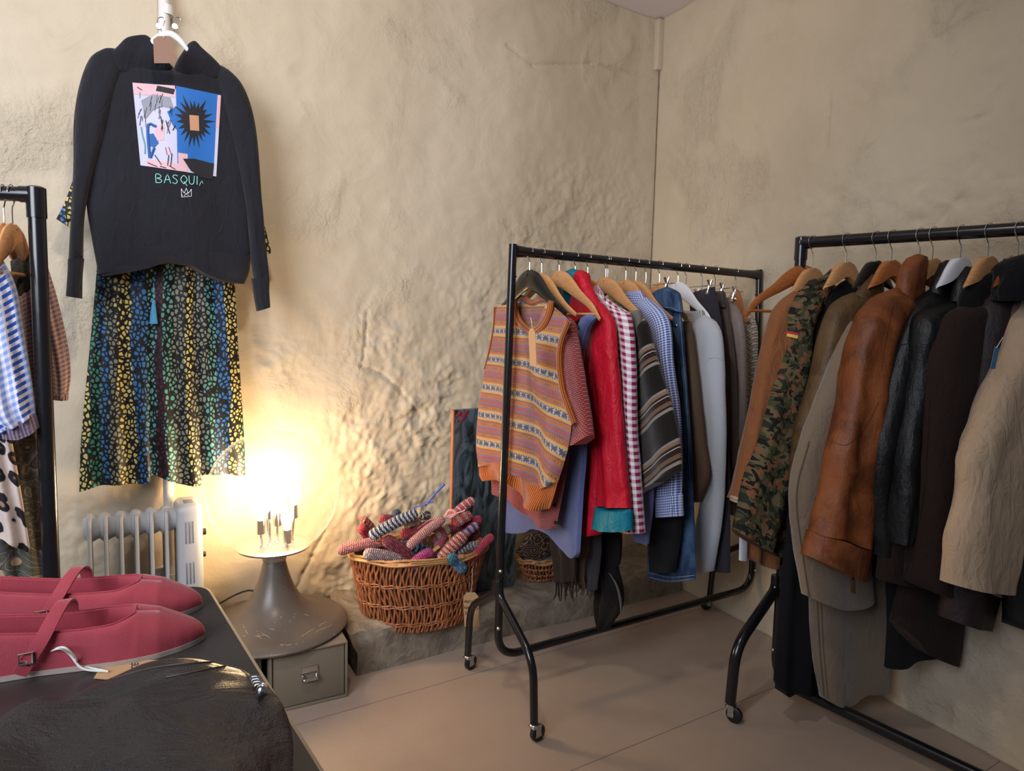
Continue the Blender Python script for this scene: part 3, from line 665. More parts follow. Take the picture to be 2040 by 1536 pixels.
T = thing('wicker_basket', bc_, 'oval willow basket on the stone ledge heaped with crochet-covered hangers', 'basket')
wicker_basket(T, bp, BH)
# handle bound with pale cane on the front rim
ht = [bp(t, BH + .012, 1, .012) for t in np.linspace(-1.75, -1.0, 12)]
mesh('handle_binding', join(*[tube([p + [0, 0, a] for p in ht], .004, 7) for a in (-.006, .002, .010)], *[tube([bp(t_, BH + .002, 1, .006), bp(t_, BH + .014, 1, .019), bp(t_, BH + .026, 1, .010)], .0026, 6, 6) for t_ in np.linspace(-1.16, -1.02, 8)]), WICKL, T)

def crochet(name, cols, per=.03, duty=.5, diag=0.0, sc=150):
    m = M(name, .95, spec=.1, sheen=.4); x, y, _ = m.sep(m.uv())
    row = m.f('MODULO', m.f('FLOOR', m.f('MULTIPLY', y, sc)), 2); w = m.f('SINE', m.f('MULTIPLY', m.f('ADD', m.f('MULTIPLY', x, sc * .8), m.f('MULTIPLY', row, .5)), 2 * PI)); v = m.f('SINE', m.f('MULTIPLY', y, sc * 2 * PI)); k = m.f('ADD', w, v); h = m.th(k, -1.5, 1.2)
    base = cols[0]
    if len(cols) > 1:
        q = m.f('FRACT', m.f('DIVIDE', m.f('ADD', y, m.f('MULTIPLY', m.f('SINE', m.f('MULTIPLY', x, 90)), diag)), per)); n = len(cols)
        base = m.ramp(q, [(i / n, c) for i, c in enumerate(cols)], 'CONSTANT')
    m.col(m.mix(h, m.mix(.62, base, (0.02, .01, .01, 1)), base)); m.bump(h, .004); return m.m
pink = C(226, 140, 138); pal = C(222, 168, 160); red = C(184, 36, 52); crim = C(206, 32, 66); coral = C(232, 84, 84); whi = C(226, 222, 214); navy = C(38, 52, 104); roy = C(40, 62, 170); cream = C(218, 184, 142); dus = C(176, 66, 84); mag = C(196, 48, 130); teal = C(44, 122, 140); sky = C(120, 168, 214); pur = C(76, 44, 150); gry = C(176, 172, 180); dnav = C(28, 30, 46); beg = C(206, 188, 150)
CR = [  # x0,y0,x1,y1, radius px, depth toward camera, colours, stripe period, label
 (671, 1098, 765, 1079, 9.5, .10, [pink], 0, 'salmon pink crochet hanger poking out of the basket to the far left'),
 (735, 1070, 832, 1022, 10, .12, [navy, whi], .016, 'navy and white striped crochet hanger lying across the top of the heap'),
 (724, 1103, 800, 1118, 10.5, .14, [pal, gry], .012, 'pale pink and grey crochet hanger along the left front rim'),
 (765, 1072, 826, 1120, 11, .09, [dus], 0, 'dusty red crochet hanger slanting down below the navy striped one'),
 (812, 1090, 885, 1032, 8.5, .13, [pink, pal], .008, 'rose pink crochet hanger slanting up in the middle of the heap'),
 (717, 1050, 732, 1072, 8, .02, [crim], 0, 'crimson crochet hanger stub sticking up at the left rear of the basket'),
 (720, 1032, 748, 1062, 7, .0, [coral, beg, red], .02, 'coral crochet hanger with mustard flecks behind the crimson stub'),
 (755, 1035, 800, 1042, 9, -.01, [C(168, 42, 62)], 0, 'wine red crochet hanger lying behind the navy striped one'),
 (789, 1018, 790, 1045, 8, -.02, [navy, navy, sky], .05, 'navy tipped crochet hanger upright behind the heap'),
 (806, 1047, 836, 1040, 8, .07, [cream], 0, 'cream crochet hanger end in the middle of the heap'),
 (838, 1030, 854, 1028, 8, .03, [dnav, whi], .009, 'black and white finely striped crochet hanger end at the top'),
 (797, 1068, 880, 1045, 11, .05, [red], 0, 'red crochet hanger lying under the rose pink one'),
 (800, 1082, 860, 1104, 10, .05, [dnav, sky], .022, 'navy and light blue striped crochet hanger under the rose pink one'),
 (818, 1130, 862, 1098, 10, .17, [mag], 0, 'magenta felt sleeve on a bare wooden hanger end at the front rim'),
 (875, 1120, 928, 1063, 11.5, .15, [crim, beg, crim, beg], .034, 'crimson crochet hanger with cream bands standing up at the front'),
 (900, 1030, 945, 995, 8.5, .03, [coral, coral, whi], .022, 'coral crochet hanger with white bands pointing up at the right rear'),
 (905, 1045, 938, 1026, 10, .05, [coral, pal], .03, 'coral and blush crochet hanger below the white banded one'),
 (880, 1060, 960, 1034, 8.5, .02, [crim], 0, 'long crimson crochet hanger lying towards the right of the heap'),
 (872, 1100, 884, 1062, 9.5, .08, [dus], 0, 'dusty rose crochet hanger standing upright in the middle'),
 (915, 1078, 952, 1044, 7.5, .08, [pur, pal], .024, 'purple and blush crochet hanger right of the crimson banded one'),
 (908, 1102, 952, 1085, 7.5, .12, [teal, pal], .014, 'teal and blush spiral crochet hanger at the right'),
 (935, 1118, 982, 1066, 8, .10, [crim], 0, 'crimson crochet hanger reaching over the right rim'),
 (893, 1108, 925, 1138, 10, .17, [teal, C(60, 110, 160), sky, sky], .09, 'blue and teal crochet hanger hanging over the front rim'),
 (900, 1112, 936, 1116, 8, .14, [dus], 0, 'rose crochet hanger end beside the blue one'),
 (862, 1078, 900, 1050, 9, .06, [dus, beg], .04, 'muted red and cream crochet hanger deep in the heap'),
 (776, 1112, 812, 1122, 7, .11, [coral, whi], .02, 'coral and white crochet hanger low against the front rim'),
 (925, 1090, 955, 1060, 8, .04, [C(150, 36, 50)], 0, 'dark red crochet hanger under the purple one'),
 (820, 1120, 900, 1110, 10, .04, [C(140, 40, 60)], 0, 'deep red crochet hanger at the bottom of the heap'),
 (745, 1100, 800, 1095, 9, .04, [C(170, 70, 70)], 0, 'brick red crochet hanger under the pink ones at the left'),
]
BPp = Pl(bc_ + [0, 0, BH], 10)
mats = {}
hookm = plain('hook_pink', C(214, 150, 150), .5)
for i, (x0, y0, x1, y1, rpx, off, cols, per, lab) in enumerate(CR):
    key = (tuple(cols), per)
    if key not in mats: mats[key] = crochet('crochet_yarn', cols, per or .03, diag=.004 if per and per < .02 else .0015)
    sl = -.05 if y1 < y0 else .02
    a = BPp.at(x0, y0, off + .0); b = BPp.at(x1, y1, off + (-.05)); r_ = rpx / 500 * 1.08
    mid = (a + b) / 2 + np.array([0, 0, .006]); d = (b - a) / np.linalg.norm(b - a)
    T = thing('crochet_hanger', (a + b) / 2, lab, 'clothes hanger', 'crochet-covered hangers in the basket')
    N = 22; P = crs([a, mid, b], N); rad = [r_ * (1 - max(0, 1 - (k / (N - 1)) / .10) ** 2.2) ** .5 * .999 + 1e-4 if k < N / 2 else r_ * (1 - max(0, 1 - ((N - 1 - k) / (N - 1)) / .10) ** 2.2) ** .5 + 1e-4 for k in range(N)]
    rad = [r_ * (math.sqrt(max(0, 1 - max(0, 1 - min(k, N - 1 - k) * np.linalg.norm(b - a) / (N - 1) / r_) ** 2))) + .0006 for k in range(N)]
    N = max(30, int(np.linalg.norm(b - a) * 900)); P = crs([a, mid, b], N); LL = np.linalg.norm(b - a)
    rad = [r_ * (math.sqrt(max(0, 1 - max(0, 1 - min(k, N - 1 - k) * LL / (N - 1) / r_) ** 2))) + .0006 for k in range(N)]
    tv, tf, tu_ = tube(P, rad, 20); dd = (b - a) / LL
    for k in range(N):
        for q in range(20):
            L_ = k * LL / (N - 1); tv[k * 20 + q] = P[k] + (tv[k * 20 + q] - P[k]) * (1 + .09 * math.sin(L_ * 2 * PI * 120 + (PI if q % 4 < 2 else 0)) - .03)
    mesh('knitted_cover', (tv, tf, tu_), mats[key], T)
    if i == 13: mesh('wooden_end', tube([b - d * .01, b + d * .03], [.010, .011], 10, flat=.5, flatdir=(0, 0, 1)), BEECH, T, label='bare wooden end')
    if i == 4: mesh('ribbon', join(tube([b, b + [.02, 0, .01], b + [.075, 0, .03], b + [.08, 0, .035]], .0028, 8, 12), tube([b, b + [-.05, -.01, -.004], b + [-.1, -.01, -.04]], .005, 8, 10, flat=.3, flatdir=(0, 0, 1)), tube([b, b + [.02, 0, .03], b + [.045, 0, .02], b + [.02, 0, .0]], .006, 8, 14, flat=.4, flatdir=(0, 1, 0))), hookm, T)
    if i == 1: mesh('ribbon', join(tube([b + [-.02, 0, .02], b + [.06, 0, .045]], .007, 8, flat=.3, flatdir=(0, 0, 1)), tube([b + [.03, 0, .03], b + [.06, 0, .07], b + [.10, 0, .115]], [.003, .003, .006], 8, 12)), plain('blue_ribbon', C(70, 96, 190), .6), T)
T = None
# pile below the visible hangers so that the heap is full
# tag on the basket
def ktag(par_name, pl, cx, ytop, w, h, strx, stry, label, lines, skew=0, mat=None, off=0, lw_=.0007, chop=True, ret=False):
    """swing tag: card, string and handwriting; sizes in px at plane pl"""
    P = lambda x, y, o=0: pl.at(x, y, off + o)
    def uvc(x, y): v = P(x, y) - pl.q - pl.n * off; return (v @ pl.e1, v @ pl.e2)
    s = skew; pts = [(cx - w / 2 + w * .22, ytop), (cx + w / 2 - w * .22, ytop), (cx + w / 2, ytop + h * .12), (cx + w / 2 + s, ytop + h), (cx - w / 2 + s, ytop + h), (cx - w / 2, ytop + h * .12)]
    o0 = P(cx, ytop + h)
    T = thing('swing_tag', o0, label, 'price tag')
    mesh('card', prism([uvc(x, y) for x, y in pts], pl, .0012, off), mat or KRAFT, T, smooth=False)
    mesh('string', tube([P(strx, stry, .004), P((strx + cx) / 2 + 1, (stry + ytop) / 2, .006), P(cx, ytop + h * .07, .003)], .0008, 6, 10), STRING, T)
    if lines:
        g = []
        for k, (txt, x, y, hh) in enumerate(lines): g += strokes(txt, lambda a, b: P(x + a * hh + (b * hh) * .05, y - b * hh + a * hh * .06, .0022), lw_)
        mesh('handwriting', join(*g), INK, T)
    return T
GL = {  # stroke font, unit height, (x, y) with y up
 'A': [[(0, 0), (.3, 1), (.6, 0)], [(.12, .4), (.5, .4)]], 'B': [[(0, 0), (0, 1), (.45, .85), (.4, .6), (.05, .52), (.5, .35), (.45, .05), (0, 0)]], 'C': [[(.5, .9), (.2, 1), (0, .5), (.2, 0), (.55, .1)]],
 'D': [[(0, 0), (0, 1), (.5, .7), (.5, .3), (0, 0)]], 'E': [[(.5, 1), (0, 1), (0, 0), (.5, 0)], [(0, .5), (.4, .5)]], 'G': [[(.5, .9), (.2, 1), (0, .5), (.2, 0), (.5, .1), (.5, .45), (.3, .45)]], 'H': [[(0, 0), (0, 1)], [(.5, 0), (.5, 1)], [(0, .5), (.5, .5)]],
 'I': [[(0, 0), (0, 1)]], 'L': [[(0, 1), (0, 0), (.45, 0)]], 'N': [[(0, 0), (0, 1), (.5, 0), (.5, 1)]], 'O': [[(.25, 0), (0, .5), (.25, 1), (.5, .5), (.25, 0)]], 'P': [[(0, 0), (0, 1), (.5, .8), (0, .5)]],
 'Q': [[(.3, 0), (0, .5), (.3, 1), (.6, .5), (.3, 0)], [(.3, .3), (.6, -.2)]], 'R': [[(0, 0), (0, 1), (.5, .8), (0, .5), (.5, 0)]], 'S': [[(.5, .9), (.2, 1), (.05, .75), (.45, .35), (.3, 0), (0, .1)]], 'T': [[(0, 1), (.6, 1)], [(.3, 1), (.3, 0)]],
 'U': [[(0, 1), (.05, .2), (.25, 0), (.45, .2), (.5, 1)]], 'V': [[(0, 1), (.25, 0), (.5, 1)]], 'F': [[(.5, 1), (0, 1), (0, 0)], [(0, .5), (.4, .5)]], 'K': [[(0, 0), (0, 1)], [(.5, 1), (0, .45), (.5, 0)]], 'M': [[(0, 0), (.05, 1), (.3, .4), (.55, 1), (.6, 0)]],
 '£': [[(.5, .9), (.25, 1), (.15, .6), (.2, .2), (0, 0), (.5, 0)], [(0, .5), (.4, .5)]], '3': [[(0, 1), (.5, .9), (.2, .55), (.5, .3), (0, 0)]], '5': [[(.5, 1), (.1, 1), (.05, .6), (.5, .4), (.3, 0), (0, .05)]], '0': [[(.25, 0), (0, .5), (.25, 1), (.5, .5), (.25, 0)]], '.': [[(0, 0), (.04, .04)]], ' ': [], '~': [[(0, .5), (.2, .7), (.4, .3), (.6, .6), (.8, .4)]], '-': [[(0, .5), (.4, .5)]]}
def strokes(txt, P, r):
    g = []; x = 0
    for ch in txt:
        for st in GL.get(ch, []): g.append(tube([P(x + a, b) for a, b in st], r, 5, max(4, len(st) * 3)))
        x += .3 if ch in 'I.' else .5 if ch == ' ' else .78
    return g
TP = Pl(bp(-1.0, BH * .4) - BAY * .03 + BAX * .02, 6)
ktag('', TP, 938, 1180, 30, 68, 941, 1133, 'long kraft tag on a string hanging from the willow basket', [('VINTAGE', 925, 1201, 5.2), ('HANGERS', 925, 1213, 5.2), ('£3', 927, 1224, 6)], 2)

# ---------------------------------------------------------------- canvas leaning by the wall
PAINTM = M('oil_paint', .4, spec=.5); o_ = PAINTM.map(PAINTM.obj(), (1, 1, 1)); _w = PAINTM.noise(PAINTM.map(o_, (9, 9, 2.2)), 1.6, 4, .6, 1.8); _v = PAINTM.noise(PAINTM.map(o_, (5, 5, 3)), 2.2, 3, .5, 1.0)
_c = PAINTM.ramp(_w, [(.2, C(40, 44, 44)), (.4, C(34, 38, 36)), (.5, C(72, 88, 96)), (.58, C(98, 112, 120)), (.66, C(76, 70, 72)), (.8, C(50, 70, 66))]); PAINTM.col(_c); PAINTM.bump(_w, .003, .5); PAINTM = PAINTM.m
PQ = WALL.at(960, 1150, .16); PQ[2] = LZ; CVP = Pl(PQ, 31.7, tilt=-7)
cvu = lambda x, y: ((CVP.at(x, y) - CVP.q) @ CVP.e1, (CVP.at(x, y) - CVP.q) @ CVP.e2)
c1, c2_, c3, c4 = cvu(902, 816), cvu(1040, 806), (0, 0), (0, 0)
cz = [c1, c2_, (c2_[0] + .03, .006), (c1[0] + .045, .006)]
T = thing('canvas_painting', CVP.w(.1, 0), 'abstract blue and black canvas leaning on the back wall behind the vest and basket', 'painting')
mesh('canvas', prism(cz, CVP, .018), PAINTM, T, smooth=False)
mesh('side_edge', join(prism([(cz[0][0] - .006, cz[0][1]), (cz[0][0] - .001, cz[0][1]), (cz[3][0] - .001, cz[3][1]), (cz[3][0] - .006, cz[3][1])], CVP, .019)), plain('orange_edge', C(176, 116, 82), .7), T, smooth=False, label='orange-brown edge')
REDP = plain('red_paint', C(140, 48, 62), .5)
gm = []
for x, y, r_ in ((912, 822, 6), (921, 826, 7), (918, 833, 5), (908, 836, 4), (926, 819, 5), (906, 826, 3)):
    u_ = cvu(x, y); gm.append(lathe([(0, .0), (r_ / 520, 0), (r_ / 700, .0015), (0, .002)], CVP.w(u_[0], u_[1], .018), 12, ax=CVP.n))
mesh('paint_dabs', join(*gm), REDP, T, label='dabs of red paint')
ktag('', Pl(CVP.q, 31.7), 920, 843, 24, 50, 917, 815, 'kraft tag with handwriting hanging on the leaning canvas', [('ORIGINAL', 912, 858, 3.0), ('OIL ON', 912, 864, 3.0), ('CANVAS', 912, 870, 3.0), ('~~~', 912, 876, 3), ('£ 20.00', 913, 884, 3.4)], 4, off=.045, lw_=.0005)

# ---------------------------------------------------------------- small basket of folded scarves on the ledge
b2 = atz(1088, 1160, LZ) + NW * .06 + UW * .02
def bp2(t, z, k=1.0, ext=0.0):
    f = z / .10; return b2 + UW * ((.085 + .045 * f) * k + ext) * math.cos(t) + NW * ((.06 + .035 * f) * k + ext) * math.sin(t) + [0, 0, z]
T = thing('wicker_basket', b2, 'small shallow wicker basket on the ledge below the clothes rack, folded scarves in it', 'basket')
wicker_basket(T, bp2, .10, 44, .0035)
PAIS = M('paisley_cloth', .9, spec=.2); v_ = PAIS.vor(PAIS.uv(), 24, 'F1'); PAIS.col(PAIS.ramp(PAIS.f('FRACT', PAIS.f('MULTIPLY', v_, 5.0)), [(0, C(52, 40, 36)), (.35, C(60, 48, 42)), (.45, C(150, 128, 104)), (.6, C(86, 66, 54)), (.85, C(40, 32, 30))])); PAIS = PAIS.m
SP = Pl(b2 - NW * .03 + [0, 0, .1], 12)
tag(mesh('folded_scarf', panel(SP, [(1068, 1055), (1045, 1075), (1028, 1100)], [(1105, 1052), (1108, 1075), (1098, 1102)], B=[(1062, 1112)], th=.06, folds=(1.5, .004, 1), off=.02), PAIS), 'brown paisley scarf folded in the small basket under the rack', 'scarf')
tag(mesh('folded_cloth', panel(SP, [(1045, 1110), (1042, 1122)], [(1110, 1100), (1110, 1128)], T=[(1075, 1104)], th=.09, folds=(2, .003, 0), off=.0, nv=16), fabric('grey_cloth', C(104, 108, 122))), 'grey folded cloth under the paisley scarf in the small basket', 'cloth')

# ---------------------------------------------------------------- draping onto a cloth surface
from mathutils.bvhtree import BVHTree
def bvh(*gs_):
    V, Fc, _ = join(*gs_); return BVHTree.FromPolygons([Vector(v) for v in V], [f for f in Fc])
def dr_(b, x, y, o=.0012):
    d = Vector(ray(x, y)).normalized(); l, n, i, t = b.ray_cast(Vector(CO), d)
    if l is None: return None
    if n.dot(d) > 0: n = -n
    return np.array(l + n * o)
def dquad(b, q, nx=14, ny=14, o=.0012):
    P, idx, V = {}, {}, []
    for j in range(ny + 1):
        for i in range(nx + 1):
            s, t = i / nx, j / ny; x = (1 - s) * (1 - t) * q[0][0] + s * (1 - t) * q[1][0] + s * t * q[2][0] + (1 - s) * t * q[3][0]; y = (1 - s) * (1 - t) * q[0][1] + s * (1 - t) * q[1][1] + s * t * q[2][1] + (1 - s) * t * q[3][1]
            p = dr_(b, x, y, o)
            if p is not None: idx[(i, j)] = len(V); V.append(p)
    Fc = [(idx[(i, j)], idx[(i, j + 1)], idx[(i + 1, j + 1)], idx[(i + 1, j)]) for j in range(ny) for i in range(nx) if all(k in idx for k in ((i, j), (i, j + 1), (i + 1, j + 1), (i + 1, j)))]
    return V, Fc, [(0, 0)] * len(V)
def dblob(b, pts, o=.0016, rings=4, sub=3):
    pts = [np.array(p, float) for p in pts]; c = sum(pts) / len(pts); bd = []
    for a, d in zip(pts, pts[1:] + pts[:1]):
        for k in range(sub): bd.append(a + (d - a) * k / sub)
    V = []; n = len(bd); V.append(dr_(b, *c, o))
    if V[0] is None: return [], [], []
    for r in range(1, rings + 1):
        for p in bd:
            q = dr_(b, *(c + (p - c) * r / rings), o); V.append(q if q is not None else V[-1])
    Fc = [(0, 1 + k, 1 + (k + 1) % n) for k in range(n)] + [(1 + (r - 1) * n + k, 1 + r * n + k, 1 + r * n + (k + 1) % n, 1 + (r - 1) * n + (k + 1) % n) for r in range(1, rings) for k in range(n)]
    return V, Fc, [(0, 0)] * len(V)
def dline(b, pts, r=.0012, o=.0018, n=None, w=6):
    pp = crs(pts, n or max(4, int(sum(np.linalg.norm(np.subtract(a, c)) for a, c in zip(pts, pts[1:])) / 6) + 2)); P = [dr_(b, x, y, o) for x, y in pp]; P = [p for p in P if p is not None]
    return tube(P, r, w) if len(P) > 1 else ([], [], [])

# ---------------------------------------------------------------- cloth materials
def fairisle():
    m = M('fair_isle_knit', .95, spec=.1, sheen=.4); x, y, _ = m.sep(m.uv())
    S = 420.0
    xs = m.f('DIVIDE', m.f('FLOOR', m.f('MULTIPLY', x, S)), S); ys = m.f('DIVIDE', m.f('FLOOR', m.f('MULTIPLY', m.f('ADD', y, m.f('MULTIPLY', m.noise(m.uv(), 120, 2), .002)), S)), S)
    q = m.f('FRACT', m.f('DIVIDE', m.f('ADD', ys, 2.022), .1035))
    O_, Y_, B_, Pw, R_, G_, W_ = C(186, 98, 18), C(224, 166, 50), C(92, 42, 18), C(96, 98, 158), C(166, 44, 40), C(190, 188, 194), C(150, 70, 20)
    base = m.ramp(q, [(0, G_), (.115, Y_), (.185, O_), (.25, B_), (.29, O_), (.335, W_), (.40, Pw), (.44, R_), (.55, Pw), (.59, O_), (.66, B_), (.70, O_), (.76, W_), (.815, Y_), (.885, G_)], 'CONSTANT')
    w = m.f('MULTIPLY', m.f('SUBTRACT', m.f('FRACT', m.f('ADD', q, .5)), .5), 1 / .115)       # -1..1 across the pale band
    a = m.f('MULTIPLY', m.f('SUBTRACT', m.f('FRACT', m.f('DIVIDE', xs, .026)), .5), 2.0)
    aa, ww = m.f('ABSOLUTE', a), m.f('ABSOLUTE', w)
    s1 = m.f('LESS_THAN', m.f('ABSOLUTE', m.f('SUBTRACT', aa, ww)), .26); s2 = m.f('LESS_THAN', aa, .14); s3 = m.f('LESS_THAN', ww, .2); s = m.f('MAXIMUM', s1, m.f('MAXIMUM', s2, s3))
    s = m.f('MULTIPLY', s, m.f('MULTIPLY', m.f('LESS_THAN', ww, .92), m.f('LESS_THAN', aa, .86)))
    col = m.mix(m.f('MULTIPLY', s, .97), base, C(26, 32, 62))
    rz = m.f('LESS_THAN', m.f('ABSOLUTE', m.f('SUBTRACT', m.f('PINGPONG', m.f('DIVIDE', xs, .013), .5), m.f('MULTIPLY', m.f('ABSOLUTE', m.f('SUBTRACT', q, .495)), 8))), .16)
    inr = m.f('MULTIPLY', m.f('GREATER_THAN', q, .385), m.f('LESS_THAN', q, .605)); col = m.mix(m.f('MULTIPLY', m.f('MULTIPLY', rz, inr), .75), col, C(190, 72, 64))
    dt = m.f('MULTIPLY', m.f('GREATER_THAN', m.f('FRACT', m.f('DIVIDE', xs, .0075)), .5), m.f('LESS_THAN', m.f('ABSOLUTE', m.f('SUBTRACT', m.f('ABSOLUTE', m.f('SUBTRACT', q, .475)), .205)), .022)); col = m.mix(dt, col, C(206, 122, 44))
    col = m.mix(m.f('MULTIPLY', m.noise(m.uv(), 260, 3), .1), col, C(214, 160, 96))
    m.col(col); k = m.f('MULTIPLY', m.f('SINE', m.f('MULTIPLY', x, 2 * PI * 300)), m.f('SINE', m.f('MULTIPLY', y, 2 * PI * 260))); m.bump(m.f('ADD', k, m.noise(m.uv(), 700, 2)), .0012); return m.m
def gingham(name, c1, c2, per, soft=False, fine=False):
    m = M(name, .85, spec=.2, sheen=.1); x, y, _ = m.sep(m.uv())
    a = m.f('GREATER_THAN', m.f('FRACT', m.f('DIVIDE', x, per)), .5); b = m.f('GREATER_THAN', m.f('FRACT', m.f('DIVIDE', y, per)), .5)
    fct = m.f('MULTIPLY', m.f('ADD', a, b), .5); m.col(m.mix(fct, c1, c2)); b1 = m.bump(m.noise(m.uv(), 900, 2), .0003); m.bump(m.noise(m.map(m.obj(), (9, 9, 3)), 3, 3, dist=.6), .004, .6, b1); return m.m
def denim(name, c1, c2):
    m = M(name, .8, spec=.25); n = m.noise(m.map(m.uv(), (30, 8, 1)), 1.0, 5, .6); x, y, _ = m.sep(m.uv()); tw = m.f('SINE', m.f('MULTIPLY', m.f('ADD', x, y), 3800))
    m.col(m.mix(m.th(m.f('ADD', n, m.f('MULTIPLY', tw, .06)), .35, .68), c1, c2)); b = m.bump(tw, .0003); m.bump(m.noise(m.map(m.obj(), (12, 12, 12)), 3, 4, dist=1.0), .006, .7, b); return m.m
def stripes_poncho():
    m = M('striped_blanket_wool', .95, spec=.1, sheen=.3); v = m.map(m.uv(), (1, 1, 1), math.radians(38)); x, y, _ = m.sep(v); q = m.f('FRACT', m.f('DIVIDE', m.f('ADD', y, 1.032), .155))
    col = m.ramp(q, [(0, C(24, 20, 18)), (.46, C(30, 26, 24)), (.50, C(150, 140, 130)), (.56, C(30, 24, 22)), (.60, C(120, 92, 72)), (.68, C(46, 30, 26)), (.78, C(206, 200, 190)), (.795, C(46, 30, 26)), (.84, C(140, 112, 90)), (.91, C(150, 144, 136)), (.95, C(26, 22, 20))], 'CONSTANT')
    rb = m.f('SINE', m.f('MULTIPLY', x, 1500)); m.col(m.mix(m.f('MULTIPLY', m.th(rb, 0, 1), .45), col, C(24, 20, 18))); m.bump(m.noise(m.uv(), 420, 4), .002); return m.m
def herring():
    m = M('brown_tweed', .95, spec=.1); x, y, _ = m.sep(m.uv()); z = m.f('SINE', m.f('MULTIPLY', m.f('ADD', y, m.f('PINGPONG', x, .006)), 2 * PI * 280)); m.col(m.mix(m.th(z, -.4, .4), C(74, 56, 44), C(138, 116, 96))); m.bump(z, .0006); return m.m
def camo():
    m = M('camouflage_cloth', .85, spec=.2); u = m.uv()
    n1 = m.noise(u, 26, 2, .5); n2 = m.noise(m.map(u, loc=(3, 7, 0)), 24, 2, .5); n3 = m.noise(m.map(u, loc=(9, 1, 0)), 34, 2, .55, .6); n4 = m.noise(m.map(u, loc=(5, 5, 0)), 38, 1.5, .5, .6)
    c = m.mix(m.th(n1, .50, .51), C(104, 92, 66), C(72, 72, 50)); c = m.mix(m.th(n2, .55, .56), c, C(128, 84, 58)); c = m.mix(m.th(n3, .54, .55), c, C(46, 48, 36)); c = m.mix(m.th(n4, .59, .60), c, C(28, 28, 28)); m.col(c)
    m.bump(m.noise(m.map(m.obj(), (12, 12, 6)), 2.5, 4, dist=1), .007, .8); return m.m
def leopard():
    m = M('leopard_cloth', .8, spec=.2); d = m.vor(m.map(m.uv(), (1, .8, 1)), 27); d = m.f('ADD', d, m.f('MULTIPLY', m.noise(m.uv(), 60, 3), .25)); m.col(m.ramp(d, [(0, C(150, 122, 104)), (.28, C(150, 122, 104)), (.32, C(38, 34, 40)), (.54, C(38, 34, 40)), (.58, C(206, 190, 182))])); m.bump(m.noise(m.obj(), 20, 3), .003); return m.m
def retro():
    m = M('retro_print_cloth', .85, spec=.2); u = m.uv(); w = m.noise(m.map(u, (1, 1, 1)), 13, 1, .4, 1.6); q = m.f('FRACT', m.f('MULTIPLY', w, 6.0)); c = m.ramp(q, [(0, C(72, 70, 60)), (.3, C(98, 94, 80)), (.5, C(62, 60, 56)), (.62, C(150, 142, 118)), (.72, C(110, 104, 88)), (.86, C(84, 88, 92))], 'LINEAR')
    d = m.vor(u, 11); c = m.mix(m.f('LESS_THAN', d, .14), c, C(186, 154, 120)); m.col(c); m.bump(m.noise(m.map(m.obj(), (20, 20, 3)), 2, 3), .006, .7); return m.m
def pebble():
    m = M('pebble_print_viscose', .6, spec=.35); u = m.uv(); wn = m.noise(u, 30, 2, col=True); d = m.node('ShaderNodeVectorMath', operation='SCALE'); m.put(d, 0, wn); d.inputs['Scale'].default_value = .010
    ad = m.node('ShaderNodeVectorMath', operation='ADD'); m.put(ad, 0, u); m.put(ad, 1, d.outputs[0])
    v = m.node('ShaderNodeTexVoronoi', feature='F1'); v.inputs['Scale'].default_value = 82; v.inputs['Randomness'].default_value = .9; m.put(v, 'Vector', m.map(ad.outputs[0], (1, .72, 1), .5))
    v2 = m.node('ShaderNodeTexVoronoi', feature='DISTANCE_TO_EDGE'); v2.inputs['Scale'].default_value = 82; v2.inputs['Randomness'].default_value = .9; m.put(v2, 'Vector', m.map(ad.outputs[0], (1, .72, 1), .5))
    dot = m.f('MINIMUM', m.th(v2.outputs['Distance'], .13, .18), m.th(v.outputs['Distance'], .56, .50))
    x, y, _ = m.sep(u); sx = m.f('ADD', x, m.f('MULTIPLY', m.noise(m.map(u, (1, .4, 1)), 8, 3, .6), .07)); q = m.f('FRACT', m.f('DIVIDE', m.f('ADD', sx, 1.093), .46))
    ye, bl, tl, gr, mr_, gn = C(206, 190, 112), C(52, 112, 170), C(88, 154, 152), C(128, 132, 112), C(78, 28, 44), C(64, 130, 104)
    col = m.ramp(q, [(0, gr), (.06, ye), (.16, bl), (.25, tl), (.30, mr_), (.345, tl), (.42, gr), (.5, ye), (.54, gr), (.64, tl), (.70, bl), (.79, ye), (.88, gn), (.95, bl)], 'CONSTANT')
    pn = m.noise(m.map(v.outputs['Position'], (1, 1, 1)), .6, 2); m.col(m.mix(dot, C(18, 18, 22), col)); m.bump(m.noise(m.map(m.obj(), (16, 16, 2)), 2, 3), .006, .5); return m.m
HOOD = fabric('black_fleece', C(33, 33, 40), .1, 500, .0006, .95, .1, .012)
BLKF = fabric('black_cloth', C(19, 19, 22), sheen=.03, wr=.008)

